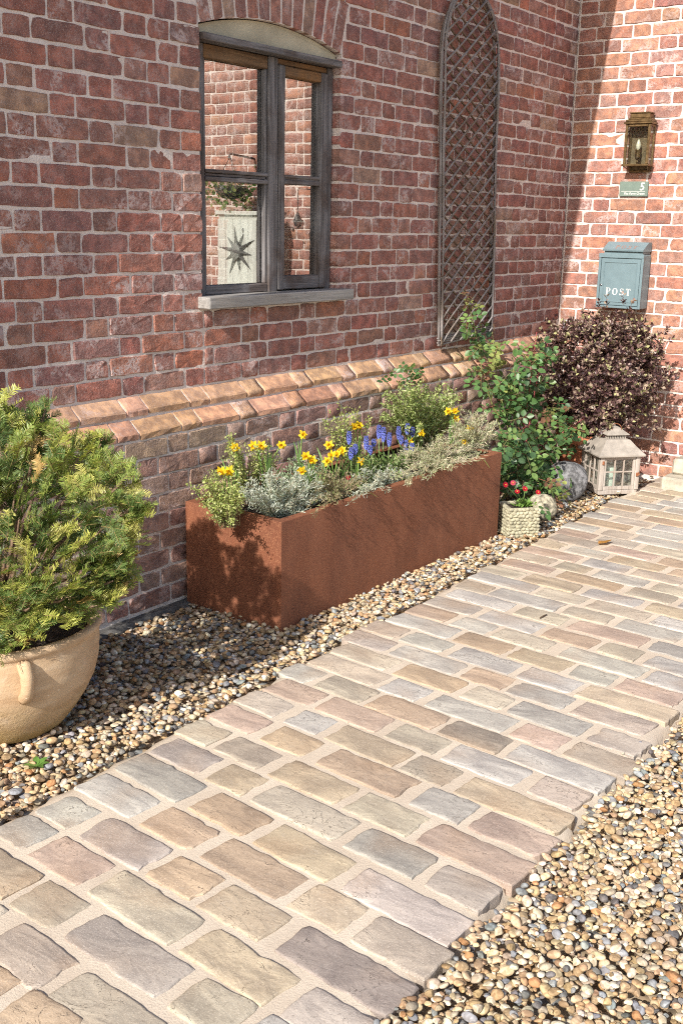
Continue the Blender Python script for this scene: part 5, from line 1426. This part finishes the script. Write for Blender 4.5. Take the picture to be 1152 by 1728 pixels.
dry = [(0.44, 0.44, 0.29), (0.54, 0.51, 0.37), (0.34, 0.39, 0.21), (0.48, 0.40, 0.27)]
twiggy('lime_leaved_shrub', 'low lime green shrub spilling over the left end of the planter', base_px(385, 862, -0.42), tips_px(70, 374, 828, 48, 38, -0.42, 0.07)+[at(312, 812, 1, -.36), at(322, 822, 1, -.34), at(385, 884, 1, -.6), at(365, 880, 1, -.5), at(350, 872, 1, -.42)], 'small', lime, (3, 3, 2, 1), 0.0085, 0.62, 1, (0.25, 0.20, 0.10), 0.4, 0.0036)
twiggy('upright_lime_shrub', 'upright airy lime shrub with daffodils against the lower brick wall', base_px(428, 830, -0.30), tips_px(30, 392, 765, 24, 36, -0.30, 0.04)+tips_px(26, 450, 768, 26, 26, -0.30, 0.04)+[at(387, 728, 1, -.3), at(384, 735, 1, -.3), at(392, 742, 1, -.3)], 'small', lime, (3, 3, 2, 1), 0.0085, 0.62, 1, (0.22, 0.16, 0.09), 0.5, 0.0042, start=0.35)
twiggy('silver_leaved_plant', 'silvery grey cotton lavender at the front left of the planter', base_px(470, 868, -0.49), tips_px(100, 480, 830, 76, 42, -0.51, 0.05), 'needle', silver, (4, 3, 2, 1), 0.013, 0.19, 1, (0.34, 0.30, 0.23), 0.7, 0.0026, start=0.12)
twiggy('grey_green_cushion', 'pale grey green cushion plant behind the silver one', base_px(515, 838, -0.36), tips_px(64, 512, 798, 48, 28, -0.34, 0.05), 'small', [(0.30, 0.39, 0.24), (0.39, 0.48, 0.33), (0.24, 0.31, 0.17)], (3, 2, 2), 0.011, 0.5, 1, (0.25, 0.22, 0.13), 0.6, 0.0034)
twiggy('dry_twiggy_plant', 'dry brown twiggy plant in the middle front of the planter', base_px(570, 838, -0.49), tips_px(60, 570, 815, 52, 28, -0.51, 0.05)+[at(u, 880-(u-475)*0.3125+rng.uniform(-10, 6), 1, -rng.uniform(.635, .68)) for u in (515, 530, 545, 560, 575)], 'needle', [(0.28, 0.23, 0.13), (0.36, 0.32, 0.19), (0.26, 0.30, 0.13)], (3, 2, 2), 0.012, 0.22, 1, (0.30, 0.21, 0.14), 0.6, 0.0045, start=0.15)
twiggy('lavender', 'straggly grey lavender over the right front rim of the planter', base_px(735, 797, -0.47), tips_px(115, 748, 770, 84, 36, -0.47, 0.07)+[at(u, 880-(u-475)*0.3125+rng.uniform(-14, 4), 1, -rng.uniform(.635, .70)) for u in (662, 676, 690, 700, 712, 722, 735, 748, 760, 768, 780, 792, 806, 818)], 'needle', dry, (3, 3, 3, 2), 0.016, 0.16, 1, (0.46, 0.37, 0.29), 0.9, 0.0034, start=0.08)
twiggy('lavender', 'pale lavender at the right end of the planter below the rose', base_px(800, 765, -0.38), tips_px(80, 798, 733, 46, 42, -0.38, 0.06), 'needle', dry, (3, 3, 3, 2), 0.015, 0.18, 1, (0.46, 0.37, 0.29), 0.9, 0.0034, start=0.12)
twiggy('silver_thyme', 'trailing silver plant between the dry twigs and the lavender', base_px(640, 818, -0.48), tips_px(60, 645, 806, 52, 22, -0.50, 0.04)+[at(u, 880-(u-475)*0.3125+rng.uniform(-10, 6), 1, -rng.uniform(.635, .69)) for u in (588, 600, 612, 626, 640, 655)], 'needle', silver, (3, 2, 3, 3), 0.013, 0.2, 1, (0.40, 0.33, 0.25), 0.7, 0.0034, start=0.1)
twiggy('box_leaved_shrub', 'bushy light green shrub at the back of the planter by the wall', base_px(712, 745, -0.22), tips_px(130, 712, 686, 74, 52, -0.24, 0.06), 'small', [(0.28, 0.36, 0.11), (0.41, 0.46, 0.18), (0.20, 0.28, 0.08), (0.50, 0.51, 0.28)], (4, 3, 3, 1), 0.0145, 0.42, 1, (0.22, 0.18, 0.09), 0.5, 0.0038, start=0.3)
twiggy('trailing_shrub', 'thin arching sprays rising behind the grape hyacinths', base_px(590, 770, -0.24), tips_px(34, 588, 715, 42, 34, -0.24, 0.04)+[at(571, 668, 1, -.22), at(575, 690, 1, -.22), at(604, 690, 1, -.22)], 'small', lime, (3, 2, 4, 1), 0.010, 0.6, 1, (0.2, 0.15, 0.08), 0.4, 0.0055, start=0.3)
twiggy('leafy_filler', 'dark green leafy clump among the grape hyacinth stems', base_px(645, 808, -0.38), tips_px(80, 645, 790, 64, 22, -0.38, 0.06), 'small', [(0.14, 0.23, 0.07), (0.23, 0.32, 0.10), (0.32, 0.37, 0.17)], (3, 3, 2), 0.016, 0.34, 1, (0.2, 0.18, 0.09), 0.8, 0.005, start=0.1)

def blade(F_, b, tip, w, colr, bend=0.25):
    """a strap leaf"""
    b = np.array(b); tip = np.array(tip); L = np.linalg.norm(tip-b); mid = b*0.45+tip*0.55+np.array([0, 0, L*bend])
    t = np.linspace(0, 1, 8)[:, None]; Q = (1-t)**2*b+2*t*(1-t)*mid+t*t*tip
    T_ = norm(np.gradient(Q, axis=0)); sd = norm(np.cross(T_, np.array([0.35, 0.55, 0.75]))); ww = w*np.array([0.7, 0.9, 1, 1, 0.95, 0.8, 0.5, 0.05])[:, None]/2
    A, B, M_ = Q-sd*ww, Q+sd*ww, Q+np.cross(sd, T_)*ww*0.35; V = np.stack([A, M_, B], 1).reshape(-1, 3); fs = []
    for i in range(7):
        for k in range(2):
            a = i*3+k; fs += [(a, a+1, a+4), (a, a+4, a+3)]
    F_.V.append(V); F_.F.append(np.array(fs)+F_.n); F_.C.append(np.tile(np.array(colr), (len(V), 1))*np.linspace(0.8, 1.1, 8).repeat(3)[:, None]); F_.n += len(V)
YEL = (0.86, 0.62, 0.03)
def daffodil_head(parent, c, face):
    face = norm(face); s = norm(np.cross(face, [0, 0, 1.0])); t = np.cross(s, face)
    f = Fol()
    for k in range(6):
        a = k*math.pi/3+rng.normal(0, 0.06); d_ = math.cos(a)*s+math.sin(a)*t+face*(0.10 if k % 2 else -0.12)
        f.add('ovate', [c+d_*0.002], [d_], [face], 0.0205*rng.uniform(0.85, 1.15), 0.0135, np.array(YEL)*rng.uniform(0.9, 1.1))
    o = f.build('flower', MAT['petal'], parent, None)
    m = MB(); m.col = (0.86, 0.54, 0.02); pr = [(0.0045, 0), (0.0058, 0.006), (0.0064, 0.011), (0.0090, 0.016)]
    P = []; n = 12
    for r_, h in pr:
        for k in range(n):
            a = 2*math.pi*k/n; rr_ = r_*(1+(0.12*math.sin(a*6) if h > 0.012 else 0)); P.append(c+face*h+rr_*(math.cos(a)*s+math.sin(a)*t))
    m._add(P, [(i*n+k, i*n+(k+1) % n, (i+1)*n+(k+1) % n, (i+1)*n+k) for i in range(3) for k in range(n)]+[tuple(range(n))])
    q = m.build('trumpet', MAT['petal'], o, True)
def daffodils(label, heads, nleaf, spread=0.03):
    y0 = np.mean([h[2] for h in heads]); hp = [at(u, v, 1, y) for u, v, y in heads]
    b = np.mean(hp, 0); b[2] = SOIL
    o = empty('daffodil', tuple(b)); tag(o, label, 'daffodil', 'daffodils in the corten planter')
    for p in hp:
        face = norm(np.array([-0.75, -0.62, -0.12])+rng.normal(0, 0.35, 3)); bb = b+rng.normal(0, 0.015, 3)*[1, 1, 0]
        m = MB(); m.col = (0.20, 0.33, 0.07); back = p-face*0.012
        mid = np.array([bb[0]*0.4+back[0]*0.6, bb[1]*0.4+back[1]*0.6, bb[2]+(back[2]-bb[2])*0.75])
        m.tube([bb, mid, back+np.array([0, 0, 0.008]), back, p], [0.0026, 0.0023, 0.002, 0.002, 0.003], 5); build_in(m, 'stem', MAT['twig'], o)
        daffodil_head(o, p, face)
    top = max(p[2] for p in hp)
    for k in range(nleaf):
        f = Fol(); bb = b+rng.normal(0, 0.014, 3)*[1, 1, 0]; tip = bb+np.array([*rng.normal(0, spread, 2), (top-SOIL)*rng.uniform(0.6, 1.0)])
        blade(f, bb, tip, 0.008, (0.17, 0.30, 0.09)); f.build('leaf', MAT['leaf'], o, None)
daffodils('two nodding daffodils lowest at the left above the planter end', [(374, 795, -.40), (387, 795, -.40)], 2)
daffodils('single daffodil standing left among the upright lime shrub', [(397, 755, -.33)], 3)
daffodils('trio of daffodils in front of the bare brick wall', [(428, 752, -.33), (441, 752, -.33), (475, 751, -.33)], 6, 0.04)
daffodils('single daffodil highest in front of the plain brickwork', [(511, 734, -.30)], 3)
daffodils('five daffodils around the grey green cushion plant', [(516, 769, -.42), (527, 776, -.43), (509, 794, -.47), (552, 779, -.42), (560, 768, -.42)], 7, 0.05)
daffodils('three daffodils left of the grape hyacinths', [(555, 751, -.38), (570, 766, -.40), (578, 760, -.40)], 5, 0.04)
daffodils('two pale daffodils behind the left grape hyacinths', [(598, 719, -.24), (606, 718, -.24)], 3)
daffodils('single daffodil low in front of the grape hyacinths', [(608, 778, -.46)], 4, 0.05)
daffodils('single daffodil over the right group of grape hyacinths', [(692, 743, -.40)], 2)
daffodils('small daffodil right of the grape hyacinths by the box-leaved shrub', [(711, 730, -.36)], 2)
daffodils('bunch of three tall daffodils at the right of the planter', [(756, 694, -.32), (767, 693, -.32), (769, 707, -.32)], 3)
daffodils('two daffodils at the far right end of the planter', [(792, 723, -.36), (783, 747, -.42)], 3, 0.05)

def hyacinths(label, heads, nleaf):
    hp = [(at(u, v, 1, y), h) for u, v, y, h in heads]; b = np.mean([p for p, _ in hp], 0); b[2] = SOIL
    o = empty('grape_hyacinth', tuple(b)); tag(o, label, 'grape hyacinth', 'grape hyacinths in the corten planter')
    for p, h in hp:
        base = np.array([p[0]*0.6+b[0]*0.4, p[1]*0.6+b[1]*0.4, SOIL]); m = MB(); m.col = (0.17, 0.26, 0.08)
        m.tube([base, (base+p)/2+rng.normal(0, 0.004, 3), p+[0, 0, h*0.4]], [0.0025, 0.0022, 0.0015], 5); build_in(m, 'stem', MAT['twig'], o)
        m = MB(); k = 0; n = int(h/0.0036)
        for i in range(n):
            t = i/(n-1); r_ = 0.0085*math.sin(math.pi*(0.16+0.80*(1-t)))**0.7+0.001
            m.col = tuple(np.array((0.15, 0.18, 0.56))*(1.5-0.75*t)*random.uniform(0.85, 1.15))
            for q in range(5):
                a = k*2.39996; k += 1
                m.ball(p+np.array([r_*math.cos(a), r_*math.sin(a), -h/2+h*t+random.gauss(0, 0.001)-0.001]), (0.0036, 0.0036, 0.0044), 0)
        build_in(m, 'flower_spike', MAT['petal'], o)
    for _ in range(nleaf):
        f = Fol(); bb = b+rng.normal(0, 0.03, 3)*[1, 1, 0]; blade(f, bb, bb+np.array([*rng.normal(0, 0.05, 2), rng.uniform(0.07, 0.15)]), 0.006, (0.16, 0.27, 0.07)); f.build('leaf', MAT['leaf'], o, None)
def c7(x, y, h, yy): return (580+x/4.114, 600+y/4.114, yy, h/4.114/430)
hyacinths('left group of blue grape hyacinths beside the yellow daffodils', [c7(37, 570, 90, -.40), c7(80, 650, 70, -.44), c7(50, 682, 82, -.44), c7(155, 605, 100, -.42), c7(182, 657, 70, -.44)], 12)
hyacinths('middle group of blue grape hyacinths, tallest in the planter', [c7(243, 530, 100, -.37), c7(275, 548, 112, -.39), c7(315, 582, 100, -.41), c7(207, 605, 50, -.41)], 10)
hyacinths('right group of blue grape hyacinths under the light green shrub', [c7(380, 535, 95, -.37), c7(440, 510, 85, -.36), c7(475, 530, 72, -.37), c7(398, 585, 60, -.40), c7(430, 610, 50, -.41), c7(473, 637, 66, -.43), c7(430, 662, 42, -.44)], 12)

def daisy(parent, c, face, r0, colr):
    f = Fol(); face = norm(face); s = norm(np.cross(face, [0.1, 0.2, 1.0])); t = np.cross(s, face)
    for ring, (n, r_, up) in enumerate(((18, r0, 0.15), (15, r0*0.8, 0.5), (10, r0*0.55, 1.0))):
        a = np.arange(n)*2*math.pi/n+ring*0.2; D = np.cos(a)[:, None]*s+np.sin(a)[:, None]*t+face*up
        f.add('small', np.tile(c, (n, 1)), D, np.tile(face, (n, 1)), r_, r_*0.32, np.array(colr)*rng.uniform(0.8, 1.25, (n, 1)))
    o = f.build('flower', MAT['petal'], parent, None)
    m = MB(); m.col = (0.75, 0.5, 0.06); m.ball(c+face*r0*0.25, (r0*0.2,)*3, 1); q = m.build('flower_centre', MAT['petal'], o, True)
RED = (0.52, 0.02, 0.05)
def daisies(label, heads, base, nleaf, r0, group):
    o = empty('red_daisy', tuple(base)); tag(o, label, 'daisy', group)
    for (p, colr) in heads:
        face = norm(np.array([-0.5, -0.4, 0.6])+rng.normal(0, 0.3, 3)); m = MB(); m.col = (0.16, 0.25, 0.07)
        m.tube([np.array(base), (np.array(base)+p)/2+[0, 0, 0.006], p], [0.002, 0.0018, 0.0015], 5); build_in(m, 'stem', MAT['twig'], o); daisy(o, p, face, r0, colr)
    f = Fol(); n = nleaf; a = rng.uniform(0, 6.28, n); D = np.stack([np.cos(a), np.sin(a), rng.uniform(0.25, 1.2, n)], -1); L = rng.uniform(0.022, 0.045, n)
    f.add('ovate', np.array(base)+rng.normal(0, 0.022, (n, 3))*[1, 1, 0.2], D, np.tile([0, 0, 1.0], (n, 1)), L, L*0.42, pick([(0.17, 0.30, 0.06), (0.25, 0.37, 0.10), (0.10, 0.20, 0.05)], (3, 2, 2), n)); f.build('leaves', MAT['leaf'], o)
daisies('red daisies with rosette leaves in the small pebbled trough', [(at(852, 818, 1, -.68), RED), (at(865, 815, 1, -.66), (0.6, 0.10, 0.16)), (at(872, 830, 1, -.70), RED), (at(885, 825, 1, -.69), RED), (at(907, 831, 1, -.71), RED)], (-1.70, -0.675, 0.138), 60, 0.0155, 'red daisies')
daisies('two dark red daisies low among planter foliage', [(at(588, 806, 1, -.46), (0.36, 0.012, 0.03)), (at(628, 805, 1, -.47), (0.45, 0.02, 0.04)), (at(612, 808, 1, -.48), (0.45, 0.02, 0.04))], at(612, 822, 1, -.47)*[1, 1, 0]+[0, 0, SOIL+0.01], 24, 0.0125, 'red daisies')
# strap leaves that hang over the front rim
def hang(label, b, mid, tip):
    f = Fol(); b, mid, tip = [np.array(q) for q in (b, mid, tip)]
    o = empty('strap_leaf', tuple(b)); tag(o, label, 'leaf')
    t = np.linspace(0, 1, 10)[:, None]; Q = (1-t)**2*b+2*t*(1-t)*mid+t*t*tip; T_ = norm(np.gradient(Q, axis=0)); sd = norm(np.cross(T_, [0.2, 0.3, 1.0])); ww = 0.011*np.array([.6, .8, 1, 1, 1, 1, .9, .75, .5, .06])[:, None]/2
    V = np.stack([Q-sd*ww, Q+[0, 0, -0.0012], Q+sd*ww], 1).reshape(-1, 3); fs = []
    for i in range(9):
        for k in range(2): a = i*3+k; fs += [(a, a+1, a+4), (a, a+4, a+3)]
    f.V.append(V); f.F.append(np.array(fs)); f.C.append(np.tile((0.28, 0.38, 0.12), (len(V), 1))); f.n = len(V); f.build('blade', MAT['leaf'], o, None)
hang('long green strap leaf curving over the middle of the front rim', at(598, 815, 1, -.52), at(605, 822, 1, -.62), at(636, 838, 1, -.655))
hang('thin green strap leaf drooping over the right front rim', at(785, 775, 1, -.50), at(800, 748, 1, -.58), at(826, 790, 1, -.635))

# ------------------------------------------------------------------ small things on the ground
lf = MB(); lf.col = (0.40, 0.20, 0.05); p0 = at(1020, 916, 2, 0.032)
lf._add([p0+np.array(q) for q in ((-0.035, 0.02, 0.0), (-0.01, 0.03, 0.008), (0.02, 0.012, 0.004), (0.04, -0.02, 0.012), (0.012, -0.02, 0.010), (-0.02, -0.012, 0.006), (0.0, 0.003, 0.0))], [(0, 6, 1), (1, 6, 2), (2, 6, 3), (3, 6, 4), (4, 6, 5), (5, 6, 0)])
tag(lf.build('fallen_leaf', MAT['leaf']), 'curled orange brown fallen leaf lying on the far setts', 'leaf')
tw = MB(); tw.col = (0.10, 0.065, 0.04); a, b = at(910, 1043, 2, 0.030), at(922, 1037, 2, 0.030); tw.tube([a, (a+b)/2+[0, 0, 0.002], b], [0.0022, 0.003, 0.002], 6)
tag(tw.build('fallen_twig', MAT['twig'], None, True), 'short dark twig lying on a grey sett in mid path', 'twig')
wd = empty('weed', tuple(at(62, 1296, 2, 0.0))); tag(wd, 'small green weed growing in the gravel below the big pot', 'weed')
f = Fol(); c = np.array(wd.location); n = 7; a = np.linspace(0, 6.28, n, endpoint=False)
f.add('ovate', np.tile(c+[0, 0, 0.006], (n, 1)), np.stack([np.cos(a), np.sin(a), np.full(n, 0.35)], -1), np.tile([0, 0, 1.0], (n, 1)), rng.uniform(0.025, 0.045, n), 0.020, pick([(0.12, 0.24, 0.05), (0.20, 0.30, 0.08)], (1, 1), n)); f.build('leaves', MAT['leaf'], wd)
# dead leaves caught along the edge by the boulders and the lantern
f = Fol(); n = 90; P = np.stack([rng.uniform(-1.5, -0.25, n), np.zeros(n), np.full(n, 0.012)], -1); P[:, 1] = y_left(P[:, 0])+rng.uniform(-0.01, 0.16, n)
f.add('ovate', P, unit(n)*[1, 1, 0.3], np.tile([0, 0, 1.0], (n, 1))+rng.normal(0, 0.5, (n, 3)), rng.uniform(0.012, 0.03, n), 0.012, pick([(0.28, 0.15, 0.06), (0.42, 0.28, 0.13), (0.18, 0.09, 0.05)], (2, 2, 1), n))
tag(f.build('leaf_litter', MAT['leaf'], None), 'dry brown leaf litter along the gravel by the boulders', 'leaves', kind='stuff')
# hanging basket on the sunlit wall, seen in the window glass
hb = empty('hanging_basket', (-0.26, -2.42, 1.70)); tag(hb, 'hanging basket of trailing ivy reflected in the left window panes', 'basket')
m = MB(); m.lathe([(0.0, -0.06), (0.07, -0.05), (0.115, -0.01), (0.13, 0.035), (0.12, 0.035)], 20); m.build('bowl', MAT['iron'], hb, True)
m = MB(); m.tube([(0.255, 0, 0.24), (0.0, 0, 0.26), (-0.02, 0, 0.23)], 0.008, 6)
for k in range(3): m.tube([(0.12*math.cos(k*2.1), 0.12*math.sin(k*2.1), 0.035), (0, 0, 0.24)], 0.003, 4)
m.build('bracket', MAT['iron'], hb)
f = Fol(); n = 260; P = np.array([-0.26, -2.42, 1.73])+rng.normal(0, 1, (n, 3))*[0.09, 0.13, 0.05]+np.stack([np.zeros(n), np.zeros(n), -np.abs(rng.normal(0, 0.05, n))], -1)
f.add('ovate', P, unit(n), unit(n)+[0, 0, 1], 0.035, 0.028, pick([(0.08, 0.15, 0.04), (0.18, 0.26, 0.08), (0.30, 0.34, 0.14)], (3, 2, 1), n)); f.build('leaves', MAT['leaf'], hb)
pd = empty('pendant_ornament', (-0.14, -1.90, 1.50)); tag(pd, 'dark hanging drop ornament reflected in the lower right window pane', 'ornament')
m = MB(); m.lathe([(0.0, -0.05), (0.025, -0.03), (0.032, 0.0), (0.02, 0.03), (0.006, 0.06), (0.0, 0.065)], 14); m.build('drop', MAT['iron'], pd, True)
m = MB(); m.tube([(0, 0, 0.06), (0, 0, 0.22), (0.15, 0, 0.22)], 0.004, 5); m.build('hook', MAT['iron'], pd)
